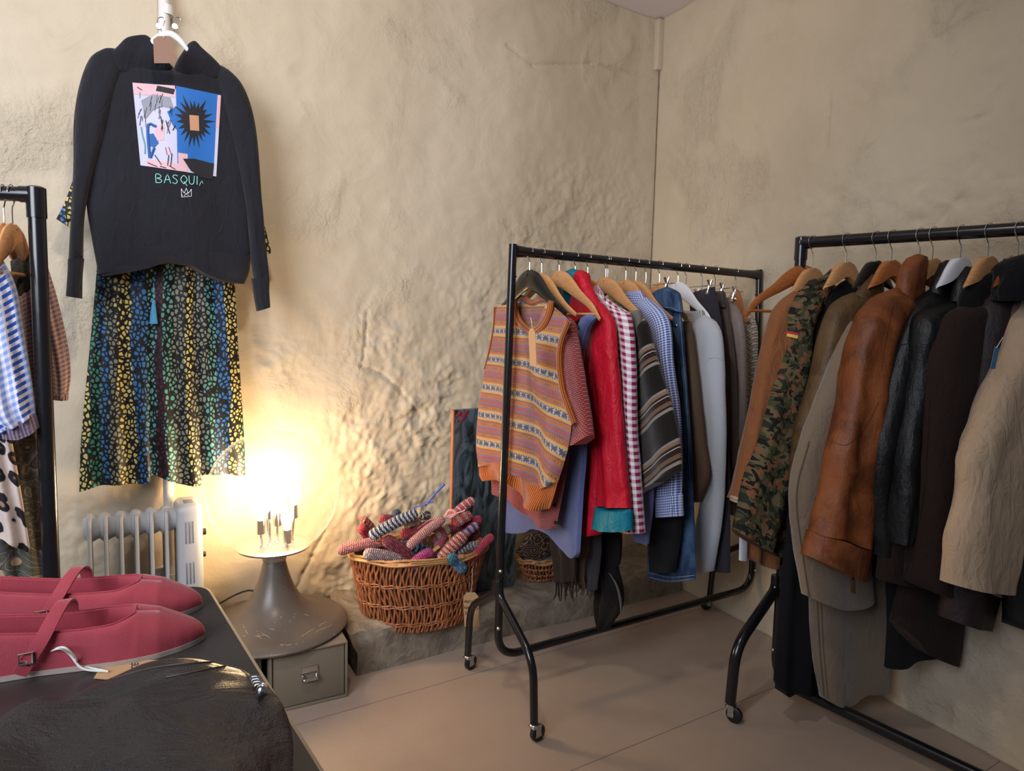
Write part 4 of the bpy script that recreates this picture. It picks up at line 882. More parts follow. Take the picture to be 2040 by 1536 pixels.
# ---------------------------------------------------------------- hangers on rails
def railx(A, B, x):
    lo, hi = 0.0, 1.0
    for _ in range(40):
        m_ = (lo + hi) / 2
        if (proj(A + (B - A) * m_)[0] - x) * (proj(B)[0] - proj(A)[0]) < 0: lo = m_
        else: hi = m_
    return A + (B - A) * lo
def hanger(hp, ang, rr, mat, label, w=.42, group=None, drop=.072, clips=False, hookdir=1, bar=False, swing=0.0, fat=1.0, collar=CHROME, name='clothes_hanger', sl=.115):
    pl = Pl(hp, ang); T = thing(name, hp - [0, 0, drop + .05], label, 'hanger', group)
    R = rr + .0035; hk = [pl.w(hookdir * R * math.cos(math.radians(a)), R * math.sin(math.radians(a))) for a in range(175, -61, -12)]
    hk += [pl.w(hookdir * R * .3, -R * 1.25), pl.w(0, -R * 1.6 - .004), pl.w(0, -drop - .004)]
    mesh('hook', tube(hk, .0016, 8, 40), CHROME, T, label='thin chrome hook')
    if clips:
        z = -drop; mesh('bar', tube([pl.w(-w / 2, z), pl.w(w / 2, z)], .0018, 8), CHROME, T)
        for s in (-1, 1):
            c = pl.w(s * w * .36, z)
            mesh('clip', join(tube([c - pl.n * .010 + [0, 0, .022], c - pl.n * .002, c - pl.n * .008 - [0, 0, .026]], .0042, 8, 8), tube([c + pl.n * .010 + [0, 0, .022], c + pl.n * .002, c + pl.n * .008 - [0, 0, .026]], .0042, 8, 8), box(c - [0, 0, .030], (.018, .022, .012), ang, .003)), CHROME, T)
        return T
    prof = [(0, 0), (.10, -.006), (.25, -.022), (.5, -.058), (.78, -.096), (1, -sl)]
    if w < .2:
        dp = -drop; h_ = .098
        mesh('wooden_arms' if mat in (BEECH, ORANGE_WOOD, DARKWOOD, BROWNWOOD) else 'arms', panel(pl, [(-.010, dp), (-.036, dp - .008), (-.060, dp - .034), (-.082, dp - .068), (-h_, dp - .092)], [(.010, dp), (.036, dp - .008), (.060, dp - .034), (.082, dp - .068), (h_, dp - .092)], B=[(-.05, dp - .075), (0, dp - .05), (.05, dp - .075)], th=.026, folds=(1, 0, 0), wr=0, px=False, nu=22, nv=22, p=4, top=.02, bot=.05), mat, T)
        return T
    g = []
    for s in (-1, 1):
        pts = [pl.w(s * a * w / 2, b - drop - .017) for a, b in prof]
        g.append(tube(pts, [.025 * fat, .026 * fat, .021 * fat, .015 * fat, .012 * fat, .011 * fat, .006], 14, 24, flat=.34, flatdir=pl.n))
    g.append(tube([pl.w(0, -drop + .008), pl.w(0, -drop - .002)], [.012 * fat, .022 * fat], 14, flat=.34, flatdir=pl.n))
    mesh('wooden_arms' if mat in (BEECH, ORANGE_WOOD, DARKWOOD, BROWNWOOD) else 'arms', join(*g), mat, T)
    if bar: mesh('trouser_bar', tube([pl.w(-w / 2 * .93, -drop - sl + .0), pl.w(w / 2 * .93, -drop - sl + .0)], .005, 10), mat, T)
    return T
class G:
    """a garment hanging from rail point hp in a vertical plane"""
    def __init__(s, name, hp, ang, label, cat, zbase=None, group=None):
        s.pl = Pl(hp, ang); s.T = thing(name, hp - [0, 0, .6], label, cat, group); s.g = {}
    def add(s, name, mat, L, R, parent=None, label=None, **k):
        g = panel(s.pl, L, R, **k); o = mesh(name, g, mat, parent or s.T, label=label, ang=70); s.g[name] = g; return o
    def bv(s, *names): return bvh(*[s.g[n] for n in (names or s.g)])

MA = 121.7
mr_pt = lambda x: railx(MRA, MRB, x)
rr_pt = lambda x: railx(RRA, RRB, x)
lr_pt = lambda x: railx(LRA, LRB, x)
# ================= middle rack, near to far
hp = mr_pt(1056)
hanger(hp, MA, .0155, DARKWOOD, 'black wooden hanger holding the orange patterned knitted vest', w=.43, drop=.068, fat=1.25)
FI = fairisle(); ORIB = knit('orange_rib', C(196, 104, 26), C(96, 44, 12), 115, 200, rib=True)
v = G('knitted_vest', hp, MA, 'orange, blue and red patterned sleeveless knitted vest at the near end of the middle rack', 'knitwear')
v.add('back_panel', FI, [(990, 606), (988, 660), (966, 760), (955, 850), (958, 945)], [(1132, 632), (1116, 700), (1120, 790), (1132, 850), (1098, 1000)], T=[(1030, 597), (1060, 604), (1092, 597)], th=.022, off=-.016, plane_uv=True, folds=(2, .008, 2))
v.add('front_panel', FI, [(985, 612), (983, 660), (966, 745), (953, 830), (950, 890), (955, 930)], [(1134, 640), (1113, 690), (1112, 740), (1127, 805), (1138, 845), (1130, 900), (1112, 960)], T=[(1010, 606), (1029, 600), (1036, 632), (1060, 655), (1084, 636), (1093, 603), (1112, 618)], B=[(1000, 925), (1030, 940), (1060, 965), (1090, 972)], th=.03, off=.014, plane_uv=True, folds=(2.4, .021, 1.2), nu=44, nv=64, sag=.13)
v.add('hem_ribbing', ORIB, [(955, 925), (957, 945), (964, 958)], [(1112, 955), (1104, 985), (1094, 1013)], T=[(1000, 920), (1030, 935), (1060, 960), (1090, 967)], B=[(1010, 956), (1030, 975), (1055, 1004), (1075, 1016)], th=.034, off=.016, folds=(2.4, .018, 2.6), nu=60, nv=12, top=0)
pl = v.pl
def pathtube(G_, name, mat, pts, r, off, flat=.6, n=60, cols=None):
    P = [G_.pl.at(x, y, off) for x, y in pts]; g = tube(P, r, 12, n, flat=flat, flatdir=G_.pl.n); o = mesh(name, g, mat, G_.T); return o
pathtube(v, 'neck_ribbing', ORIB, [(1024, 600), (1028, 622), (1038, 645), (1060, 662), (1082, 647), (1094, 622), (1098, 600)], .0135, .030, .55)
pathtube(v, 'neck_ribbing_back', ORIB, [(1024, 600), (1040, 594), (1060, 603), (1080, 596), (1098, 600)], .011, -.014, .5)
pathtube(v, 'armhole_ribbing', ORIB, [(1133, 640), (1118, 680), (1114, 720), (1120, 775), (1133, 815), (1144, 845)], .011, .026, .7)
pathtube(v, 'armhole_ribbing', ORIB, [(986, 612), (984, 650), (975, 700), (966, 735)], .006, .020, .8)
ktag('', Pl(hp, MA - 14), 1060, 655, 13, 74, 1057, 633, 'kraft swing tag hanging on the front of the orange patterned vest', [], 3, off=.075)

hp = mr_pt(1080); a = MA - 2
hanger(hp, a, .0155, BEECH, 'beech hanger holding the coral knitted cardigan', w=.42)
CORAL = knit('coral_moss_knit', C(200, 78, 72), C(104, 30, 32), 150, 160, .004)
v = G('cardigan', hp, a, 'coral moss-stitch short-sleeved cardigan right behind the orange patterned vest', 'cardigan')
v.add('body', CORAL, [(998, 640), (985, 760), (978, 900), (980, 978)], [(1132, 628), (1146, 760), (1130, 930), (1108, 1052)], T=[(1040, 640), (1092, 604)], B=[(1008, 992), (1032, 1003), (1060, 1030), (1085, 1052)], th=.04, folds=(2.5, .010, .4))
v.add('sleeve', CORAL, [(1118, 628), (1128, 760), (1134, 868)], [(1137, 634), (1158, 720), (1172, 810), (1180, 866)], B=[(1150, 886), (1164, 878)], th=.055, off=.02, folds=(1, .004, 0), nu=22)
b = v.bv(); mesh('buttons', join(*[ball(p, .006, 10, 6) for p in [dr_(b, 1106, y, .003) for y in (1006, 1040)] if p is not None]), INK, v.T)

hp = mr_pt(1115); a = MA - 4
hanger(hp, a, .0155, BEECH, 'large beech hanger, a blue strap looped over its right end', w=.50, drop=.06, bar=True, fat=1.15, sl=.14)
BLUEK = knit('blue_fine_knit', C(104, 118, 176), C(62, 72, 122), 330, 250, .0012, rib=True)
v = G('knitted_dress', hp, a, 'cornflower blue fine-knit strappy top with curved hem, below the coral cardigan', 'knitwear')
v.add('body', BLUEK, [(1016, 700), (1010, 900), (1007, 1000), (1008, 1058)], [(1160, 690), (1170, 870), (1163, 980), (1156, 1100)], T=[(1070, 740), (1130, 720)], B=[(1040, 1062), (1075, 1052), (1100, 1062), (1118, 1092), (1142, 1112)], th=.045, folds=(2, .012, 2.2))
v.add('strap', BLUEK, [(1163, 634), (1156, 655), (1150, 700)], [(1188, 634), (1172, 660), (1160, 706)], T=[(1176, 626)], th=.04, off=.012, folds=(1, .0, 0), nu=14, nv=16)

hp = mr_pt(1147); a = MA - 4
hanger(hp, a, .0155, BEECH, 'beech hanger half hidden in the hood of the red jacket', w=.40, drop=.075)
REDN = fabric('red_nylon', C(190, 22, 44), .08, 900, .0002, .5, 0, .014); TEAL = fabric('teal_nylon', C(8, 112, 134), .1, 900, .0002, .5, 0, .014)
v = G('hooded_jacket', hp, a, 'bright red nylon jacket with teal lined hood and turned-up teal cuff', 'jacket')
v.add('body', REDN, [(1133, 640), (1160, 780), (1164, 900), (1158, 1040)], [(1180, 590), (1215, 700), (1225, 880), (1205, 1045)], B=[(1168, 1064), (1188, 1066)], T=[(1150, 600)], th=.05, folds=(2, .010, .6))
v.add('sleeve', REDN, [(1165, 590), (1182, 760), (1198, 900), (1193, 1006)], [(1196, 602), (1222, 645), (1230, 720), (1240, 880), (1252, 1012)], th=.062, off=.018, folds=(2, .006, 1), wr=.006)
v.add('collar', REDN, [(1150, 541), (1142, 590), (1128, 660)], [(1168, 547), (1176, 570), (1200, 612)], T=[(1158, 538)], th=.05, off=.022, folds=(1.4, .006, 0), nu=18, nv=26)
v.add('hood_lining', TEAL, [(1117, 566), (1116, 585), (1122, 640)], [(1154, 540), (1152, 580), (1148, 640)], T=[(1126, 545), (1142, 535)], th=.05, off=-.002, folds=(1.5, .005, 0), nu=18, nv=20, label='teal hood lining')
v.add('cuff', TEAL, [(1189, 1008), (1184, 1050)], [(1256, 1015), (1258, 1056)], T=[(1222, 1012)], B=[(1210, 1056), (1238, 1058)], th=.07, off=.018, folds=(3, .003, 0), nu=24, nv=12, label='turned-up teal cuff')

hp = mr_pt(1172); a = MA - 4
hanger(hp, a, .0155, ORANGE_WOOD, 'glossy orange wooden hanger between the red jacket and the magenta checked shirt', w=.40, drop=.078)
GM = gingham('magenta_gingham', C(232, 226, 232), C(140, 22, 72), .0225)
v = G('checked_shirt', hp, a, 'magenta and white gingham shirt next to the red jacket', 'shirt')
v.add('body', GM, [(1180, 600), (1215, 700), (1222, 880), (1225, 1050)], [(1240, 618), (1259, 645), (1262, 860), (1279, 1062)], B=[(1245, 1060)], th=.045, folds=(1.5, .006, 2))
v.add('sleeve', GM, [(1203, 590), (1232, 700), (1248, 880), (1256, 1058)], [(1238, 617), (1258, 640), (1264, 760), (1268, 900), (1280, 1062)], th=.05, off=.016, folds=(1, .003, 1), nu=18)
v.add('collar', GM, [(1190, 567), (1174, 582), (1180, 598)], [(1196, 578), (1206, 600), (1240, 622)], th=.03, off=.02, folds=(1, .002, 0), nu=14, nv=14)

hp = mr_pt(1208); a = MA - 5
hanger(hp, a, .0155, BEECH, 'broad beech hanger above the striped black blanket jacket', w=.46, drop=.07, fat=1.2, sl=.13)
BLS = fabric('lavender_blue_cotton', C(106, 114, 158))
v = G('shirt_tail', hp, MA, 'plain lavender blue shirt, its tail showing below the striped blanket jacket', 'shirt')
v.add('body', BLS, [(1246, 700), (1256, 900), (1264, 1010), (1262, 1070)], [(1286, 700), (1296, 900), (1302, 990), (1292, 1084)], B=[(1276, 1080)], th=.03, folds=(1, .004, 0))
hp = mr_pt(1212); a = MA - 6
hanger(hp, a, .0155, DARKWOOD, 'dark hanger of the striped blanket jacket', w=.40, drop=.08)
v = G('blanket_jacket', hp, a, 'black woollen blanket jacket with beige and white diagonal stripes', 'jacket')
v.add('front', stripes_poncho(), [(1258, 640), (1264, 760), (1266, 880), (1272, 986)], [(1290, 640), (1312, 730), (1335, 800), (1352, 870), (1358, 936)], T=[(1270, 630)], B=[(1310, 962)], th=.05, off=.03, folds=(1.5, .006, 0), plane_uv=True)
v.add('collar', fabric('grey_wool', C(112, 106, 100)), [(1254, 622), (1262, 650), (1270, 690)], [(1274, 616), (1276, 632), (1276, 650)], th=.03, off=.045, folds=(1, .002, 0), nu=12, nv=12, label='grey knitted collar')

hp = mr_pt(1248); a = MA - 6
hanger(hp, a, .0155, BEECH, 'beech hanger in the collar of the blue checked shirt', w=.44, fat=1.15)
BG = gingham('blue_small_check', C(206, 212, 232), C(48, 74, 152), .0085)
v = G('checked_shirt', hp, a, 'small blue and white checked shirt with one long sleeve hanging in front', 'shirt')
v.add('body', BG, [(1252, 600), (1290, 700), (1300, 900), (1300, 1000)], [(1310, 620), (1335, 700), (1345, 860), (1345, 1000)], th=.04, folds=(1.5, .006, 2))
v.add('sleeve', BG, [(1268, 592), (1296, 665), (1308, 730), (1332, 840), (1318, 930), (1311, 1028)], [(1290, 592), (1322, 622), (1335, 660), (1340, 740), (1354, 850), (1357, 940), (1358, 1026)], th=.05, off=.018, folds=(1.4, .004, 1), nu=20)
v.add('collar', BG, [(1262, 580), (1244, 588), (1256, 622)], [(1276, 578), (1284, 594), (1292, 612)], th=.03, off=.024, folds=(1, .002, 0), nu=14, nv=14)
v.add('cuff', BG, [(1310, 985), (1311, 1030)], [(1357, 978), (1359, 1028)], th=.058, off=.02, folds=(1, .002, 0), nu=16, nv=8)

hp = mr_pt(1268)
hanger(hp, MA - 6, .0155, BEECH, 'beech hanger just behind the blue checked shirt', w=.44, fat=1.1)
v = G('black_top', hp, MA - 6, 'plain black long-sleeved top between the blue checked shirt and the jeans', 'top')
v.add('body', BLKF, [(1285, 620), (1318, 700), (1318, 850), (1318, 900)], [(1318, 630), (1338, 655), (1354, 760), (1362, 900)], th=.04, folds=(1, .005, 0))
v.add('sleeve', BLKF, [(1306, 860), (1300, 1000), (1296, 1080), (1300, 1138)], [(1362, 870), (1360, 1000), (1354, 1080), (1343, 1140)], th=.06, off=.02, folds=(1, .004, 0), nu=20)
hp = mr_pt(1288)
hanger(hp, MA - 6, .0155, CHROME, 'metal clip hanger carrying the blue jeans', w=.34, clips=True, drop=.078)
JN = denim('blue_denim', C(36, 56, 88), C(78, 108, 146)); JH = plain('pale_stitching', C(150, 160, 176), .8)
v = G('jeans', hp, MA - 8, 'faded blue denim jeans clipped on the middle rack', 'jeans')
v.add('leg', JN, [(1290, 610), (1296, 800), (1292, 1000), (1292, 1148)], [(1356, 620), (1366, 760), (1378, 930), (1387, 1155)], T=[(1320, 600)], B=[(1335, 1158)], th=.05, folds=(1.3, .008, 1.5))
v.add('waistband', JN, [(1288, 592), (1292, 625)], [(1352, 584), (1360, 622)], T=[(1310, 583), (1330, 572)], B=[(1325, 612)], th=.06, off=.006, folds=(1.3, .004, 1), nu=24, nv=10)
b = v.bv(); mesh('seam_stitching', join(dline(b, [(1352, 600), (1360, 700), (1368, 800), (1374, 950)], .0006, .0006), dline(b, [(1294, 1141), (1335, 1150), (1384, 1146)], .0008, .0006), dline(b, [(1294, 1150), (1335, 1158), (1384, 1153)], .0008, .0006), dline(b, [(1300, 625), (1330, 612), (1356, 622)], .0006, .0006)), JH, v.T)
p = dr_(b, 1349, 649, .003); mesh('button', ball(p, .0065, 12, 8), CHROME, v.T)

hp = mr_pt(1315)
hanger(hp, MA - 6, .0155, BEECH, 'beech hanger behind the waist of the blue jeans', w=.36)
v = G('tweed_jacket', hp, MA - 6, 'brown herringbone tweed jacket showing as a narrow strip beside the jeans', 'jacket')
v.add('sleeve', herring(), [(1350, 640), (1362, 760), (1372, 900), (1376, 1000)], [(1376, 640), (1390, 760), (1402, 870), (1413, 946), (1392, 1000)], th=.05, folds=(1, .004, 0), nu=18)

hp = mr_pt(1352); a = MA - 8
hanger(hp, a, .0155, WHITEP, 'white plastic hanger holding the white jumper', w=.42, fat=1.15, drop=.065, sl=.135)
WK = knit('white_cotton_knit', C(204, 208, 214), C(170, 176, 186), 300, 250, .0006); WR = knit('white_rib', C(206, 208, 212), C(150, 154, 162), 160, 200, .003, rib=True)
v = G('jumper', hp, a, 'white cotton jumper with long sleeve on a white hanger', 'jumper')
v.add('body', WK, [(1360, 645), (1385, 760), (1392, 900), (1390, 1000)], [(1405, 625), (1425, 700), (1432, 860), (1430, 1000)], T=[(1380, 640)], th=.05, folds=(1, .004, 0))
v.add('sleeve', WK, [(1374, 640), (1394, 740), (1405, 860), (1404, 980), (1388, 1060), (1384, 1130)], [(1402, 626), (1428, 645), (1439, 690), (1443, 820), (1443, 960), (1436, 1050), (1420, 1138)], B=[(1402, 1140)], th=.06, off=.018, folds=(1.2, .005, 1), nu=22)
v.add('neck_ribbing', WR, [(1358, 618), (1366, 640), (1384, 664)], [(1400, 617), (1402, 630), (1404, 645)], T=[(1380, 620)], th=.04, off=.02, folds=(1, .0, 0), nu=20, nv=12)
b = v.bv('sleeve'); mesh('shoulder_seam', dline(b, [(1406, 722), (1420, 712), (1441, 718)], .0009, .0004), WR, v.T)

hp = mr_pt(1368)
hanger(hp, MA - 10, .0155, CHROME, 'metal clip hanger carrying the charcoal trousers', w=.40, clips=True, drop=.075)
v = G('trousers', hp, MA - 10, 'charcoal black trousers clipped on the rack behind the white jumper', 'trousers')
v.add('leg', fabric('charcoal_cloth', C(42, 40, 48), wr=.006), [(1372, 585), (1392, 760), (1404, 950), (1408, 1136)], [(1424, 571), (1437, 660), (1449, 860), (1454, 1000), (1453, 1141)], T=[(1400, 577)], th=.04, folds=(1, .006, 1))

hp = mr_pt(1400)
v = G('skirt', hp, MA - 10, 'grey-brown gathered skirt with elastic waist right of the charcoal trousers', 'skirt')
BRG = fabric('grey_brown_cloth', C(98, 86, 78), wr=.012)
v.add('body', BRG, [(1425, 610), (1440, 720), (1446, 880), (1448, 1000)], [(1446, 610), (1456, 680), (1464, 800), (1462, 1000)], th=.04, folds=(3, .006, 0))
v.add('waistband', knit('brown_elastic', C(98, 86, 78), C(60, 52, 48), 170, 200, .003, rib=True), [(1424, 580), (1426, 612)], [(1441, 579), (1448, 612)], th=.04, off=.004, folds=(2, .003, 0), nu=14, nv=10)
hanger(hp, MA - 10, .0155, CHROME, 'metal clip hanger of the grey-brown gathered skirt', w=.34, clips=True, drop=.08)
hp = mr_pt(1426)
hanger(hp, MA - 12, .0155, CHROME, 'metal hanger of the taupe blouse', w=.34, clips=True, drop=.09)
v = G('blouse', hp, MA - 12, 'pale taupe draped blouse near the far end of the middle rack', 'blouse')
TP_ = fabric('taupe_silk', C(136, 124, 120), rough=.6, wr=.012)
v.add('body', TP_, [(1445, 600), (1458, 740), (1458, 860), (1452, 1010)], [(1462, 605), (1480, 650), (1484, 760), (1478, 900), (1466, 1030)], T=[(1450, 592)], th=.045, folds=(2, .008, 0))
hp = mr_pt(1467)
hanger(hp, MA - 28, .0155, ORANGE_WOOD, 'small golden wooden hanger with a white oval print, far end of middle rack', w=.30, fat=1.25, drop=.078, sl=.10)
g_ = lathe([(0, .0), (.013, .0), (.013, .0008), (0, .0008)], Pl(hp, MA - 28).w(0, -.098, .0095), 20, ax=Pl(hp, MA - 28).n, sx=1.3)
o = mesh('printed_oval', g_, WHITEP, [x for x in bpy.data.objects if x.get('label', '').startswith('small golden wooden')][0], label='white oval print')
v = G('jumper', hp, MA - 14, 'cream ribbed knit top at the far end of the middle rack', 'jumper')
v.add('body', knit('cream_ridge_knit', C(196, 186, 172), C(126, 114, 100), 60, 90, .004), [(1474, 640), (1480, 760), (1470, 900), (1462, 1000)], [(1488, 617), (1506, 655), (1504, 760), (1492, 900), (1480, 1000)], th=.05, folds=(1, .004, 0))
# scarves whose long ends hang low behind the shirts
SCF = fabric('dark_brown_wool', C(30, 24, 22), sheen=.03, wr=.01)
def scarf(x, L, R, label, B=None, fringe=None, mat=SCF, off=-.02, extra=None, th=.035):
    hp = mr_pt(x); v = G('scarf', hp, MA - 4, label, 'scarf')
    v.add('cloth', mat, L, R, B=B, th=th, off=off, folds=(2, .008, x), nv=50)
    if fringe:
        g = []
        for i in range(fringe[2]):
            t = i / (fringe[2] - 1); (x0, y0), (x1, y1) = fringe[0], fringe[1]; fx, fy = x0 + (x1 - x0) * t, y0 + (y1 - y0) * t
            g.append(tube([v.pl.at(fx, fy - 12, off), v.pl.at(fx + random.uniform(-3, 3), fy + fringe[3] * .5, off), v.pl.at(fx + random.uniform(-5, 5), fy + fringe[3] * random.uniform(.7, 1.1), off)], [.0036, .003, .0016], 6, 7))
        mesh('fringe', join(*g), mat, v.T)
    if extra: extra(v)
    return v
scarf(1130, [(1100, 700), (1098, 1040), (1106, 1120), (1108, 1160)], [(1140, 700), (1150, 1040), (1148, 1120), (1146, 1158)], 'dark brown fringed scarf hanging low beside the cornflower blue knit', fringe=((1108, 1160), (1146, 1156), 14, 38))
BEI = fabric('tan_wool', C(128, 96, 66))
scarf(1160, [(1124, 760), (1126, 1060), (1122, 1110), (1116, 1155)], [(1150, 760), (1172, 1060), (1166, 1110), (1160, 1165)], 'tan and brown woven scarf end between two dark scarves', fringe=((1118, 1150), (1162, 1160), 12, 26), mat=fabric('brown_tan_wool', C(82, 62, 46)), off=.0, extra=lambda v: mesh('tan_border', tube([v.pl.at(1121, 1085, .02), v.pl.at(1119, 1120, .02), v.pl.at(1117, 1150, .02)], .006, 8, 10, flat=.3, flatdir=v.pl.n), BEI, v.T))
scarf(1185, [(1160, 760), (1176, 1060), (1168, 1120), (1158, 1170)], [(1186, 760), (1196, 1060), (1194, 1120), (1186, 1176)], 'grey twill-edged dark scarf left of the longest black one', fringe=((1158, 1168), (1184, 1174), 9, 20), mat=fabric('charcoal_wool', C(58, 56, 58)), off=.02)
scarf(1225, [(1192, 760), (1186, 1060), (1190, 1150), (1188, 1190), (1192, 1225), (1200, 1252)], [(1236, 760), (1236, 1090), (1228, 1130), (1238, 1170), (1237, 1215), (1206, 1256)], 'longest black woollen scarf, its pointed end hanging down to the bottom bar', off=.03, th=.05, mat=fabric('black_wool', C(20, 17, 16), sheen=.03, wr=.01), extra=lambda v: mesh('grey_border', tube([v.pl.at(1214, 1142, .062), v.pl.at(1228, 1165, .066), v.pl.at(1236, 1195, .06), v.pl.at(1237, 1222, .055)], [.002, .004, .005, .002], 8, 14), fabric('grey_knit_edge', C(88, 84, 80)), v.T))

# ================= right rack, far to near
RA = 24
def rg(x, name, label, cat, ang=RA): return G(name, rr_pt(x), ang, label, cat)
hanger(rr_pt(1604), 20, .019, ORANGE_WOOD, 'bare orange wooden hanger at the left end of the right rack, arm sticking out', w=.46, drop=.085, bar=True, fat=1.15, hookdir=-1, sl=.15)
hanger(rr_pt(1621), RA, .019, BEECH, 'pale beech hanger of the tan shirt on the right rack', w=.17, sl=.05, hookdir=-1, fat=1.55, drop=.088)
TAN = fabric('tan_cotton', C(138, 86, 50), wr=.014, rough=.8)
v = rg(1612, 'jacket', 'tan cotton shirt jacket, first on the left of the right rack', 'jacket')
v.add('body', TAN, [(1590, 585), (1565, 700), (1545, 860), (1500, 1000), (1488, 1108)], [(1660, 570), (1640, 700), (1620, 860), (1590, 1000), (1560, 1118)], T=[(1620, 566)], B=[(1520, 1126)], th=.07, off=-.02, folds=(2, .012, 0))
v.add('sleeve', TAN, [(1580, 580), (1540, 625), (1515, 715), (1500, 790), (1482, 880), (1467, 970), (1462, 995)], [(1620, 585), (1590, 680), (1565, 800), (1535, 900), (1505, 985), (1486, 1004)], th=.09, off=.03, folds=(2, .008, 1), wr=.006)
v.add('cuff', plain('cream_lining', C(190, 164, 138), .8), [(1462, 988), (1462, 1000)], [(1490, 992), (1490, 1004)], th=.085, off=.03, folds=(1, .002, 0), nu=14, nv=6)
v.add('label_strip', WHITEP, [(1473, 1070), (1472, 1116)], [(1489, 1072), (1489, 1118)], th=.012, off=.0, folds=(1, .0, 0), nu=8, nv=6, label='white fabric strip')
v = rg(1628, 'camouflage_jacket', 'camouflage army jacket with a black, red and yellow flag on the sleeve', 'jacket')
CM = camo()
v.add('body', CM, [(1600, 600), (1590, 720), (1560, 880), (1520, 1010), (1500, 1080)], [(1672, 575), (1650, 700), (1610, 860), (1590, 1000), (1575, 1085)], T=[(1640, 558)], B=[(1540, 1104)], th=.06, folds=(2, .008, 1))
v.add('sleeve', CM, [(1600, 575), (1572, 620), (1560, 690), (1535, 780), (1508, 880), (1482, 960), (1462, 1056)], [(1645, 590), (1618, 650), (1606, 740), (1592, 850), (1574, 940), (1562, 1010), (1535, 1100)], B=[(1485, 1072), (1512, 1090)], th=.09, off=.04, folds=(1.5, .008, 2), wr=.005, nu=32)
v.add('collar', CM, [(1618, 556), (1592, 585), (1580, 612)], [(1655, 535), (1660, 560), (1640, 620)], T=[(1640, 552)], th=.05, off=.04, folds=(1.5, .006, 0), nu=20, nv=16)
b = v.bv('sleeve'); fp_ = mesh('flag_patch', join(dquad(b, [(1557, 651), (1593, 658), (1591, 664), (1556, 657)], 8, 3, .003)), INK, v.T, label='black, red and yellow flag badge')
mesh('red_stripe', dquad(b, [(1556, 656.5), (1591, 663.5), (1590, 669), (1555.5, 662)], 8, 3, .0032), plain('flag_red', C(190, 24, 40), .7), fp_); mesh('yellow_stripe', dquad(b, [(1555.5, 661.5), (1590, 668.5), (1588, 675), (1555, 667)], 8, 3, .0034), plain('flag_yellow', C(226, 184, 84), .7), fp_)
hanger(rr_pt(1688), RA, .019, BEECH, 'beech hanger above the black trousers on the right rack', w=.17, sl=.05, hookdir=-1, fat=1.55)
v = rg(1665, 'jacket', 'black cloth jacket between the camouflage and the olive leather jacket', 'jacket')
v.add('body', BLKF, [(1655, 580), (1612, 680), (1602, 800), (1585, 950), (1568, 1100)], [(1710, 570), (1690, 680), (1660, 800), (1640, 950), (1620, 1100)], T=[(1690, 556)], th=.06, folds=(2, .008, 0))
v = rg(1692, 'trousers', 'long black trousers reaching down almost to the floor on the right rack', 'trousers')
v.add('leg', fabric('black_trouser_cloth', C(13, 13, 18), sheen=.02, wr=.006), [(1650, 700), (1590, 900), (1556, 1150), (1543, 1355)], [(1720, 700), (1680, 900), (1660, 1150), (1628, 1384)], B=[(1563, 1384), (1580, 1372), (1600, 1380)], th=.06, off=.03, folds=(2, .012, 0))
hanger(rr_pt(1747), RA, .019, DARKWOOD, 'black hanger of the olive leather jacket', w=.17, sl=.05, hookdir=-1, fat=1.55)
OL = leather('olive_leather', C(98, 74, 44), C(72, 54, 34), .45)
v = rg(1722, 'leather_jacket', 'olive brown leather jacket left of the orange-tan one', 'jacket')
v.add('body', OL, [(1700, 590), (1650, 700), (1625, 800), (1600, 900)], [(1770, 580), (1740, 700), (1720, 800), (1700, 900)], th=.06, off=-.01, folds=(1.5, .008, 0))
v.add('sleeve', OL, [(1700, 582), (1660, 608), (1640, 660), (1622, 750), (1600, 820), (1588, 860), (1580, 950)], [(1735, 590), (1716, 660), (1690, 720), (1670, 800), (1650, 870), (1630, 950)], th=.10, off=.035, folds=(1.5, .008, 1), wr=.005)
v.add('collar', OL, [(1738, 546), (1708, 580), (1700, 600)], [(1752, 548), (1756, 580), (1740, 620)], th=.05, off=.05, folds=(1, .003, 0), nu=16, nv=14)
hanger(rr_pt(1779), RA, .019, ORANGE_WOOD, 'golden wooden hanger with two dark slots on the right rack', w=.17, sl=.05, hookdir=-1, fat=1.55)
SU = fabric('beige_suede', C(124, 108, 90), .12, 300, .0008, .95, .4, .01); 
v = rg(1757, 'suede_coat', 'long beige suede coat, its skirt reaching down to the bottom bar', 'coat')
v.add('lower_skirt', SU, [(1660, 900), (1625, 1050), (1613, 1180), (1618, 1300), (1632, 1386)], [(1775, 900), (1770, 1050), (1765, 1190), (1768, 1300), (1762, 1366)], B=[(1660, 1398), (1688, 1396), (1712, 1372)], th=.09, off=-.02, folds=(1.2, .018, 2.4))
v.add('front_panel', SU, [(1696, 640), (1665, 710), (1632, 790), (1603, 860), (1580, 930), (1574, 1000), (1583, 1090), (1600, 1184)], [(1740, 640), (1730, 760), (1725, 880), (1722, 1000), (1728, 1100), (1735, 1190)], B=[(1625, 1194), (1660, 1205), (1700, 1204)], th=.10, off=.04, folds=(1, .010, 2), nu=34)
b = v.bv('front_panel'); b2_ = v.bv('lower_skirt')
mesh('welt_seams', join(dline(b, [(1612, 880), (1590, 960), (1588, 1020), (1600, 1110), (1612, 1188)], .0026, .0008), dline(b2_, [(1628, 1200), (1634, 1300), (1642, 1385)], .0022, .0008), dline(b2_, [(1636, 1200), (1641, 1300), (1650, 1390)], .0016, .0008)), fabric('suede_edge', C(96, 82, 66)), v.T)
hanger(rr_pt(1835), RA, .019, BEECH, 'beech hanger next to the stand-up collar of the orange-tan leather jacket', w=.17, sl=.05, hookdir=-1, fat=1.55)
TL = leather('orange_tan_leather', C(134, 74, 36), C(98, 50, 24), .42); 
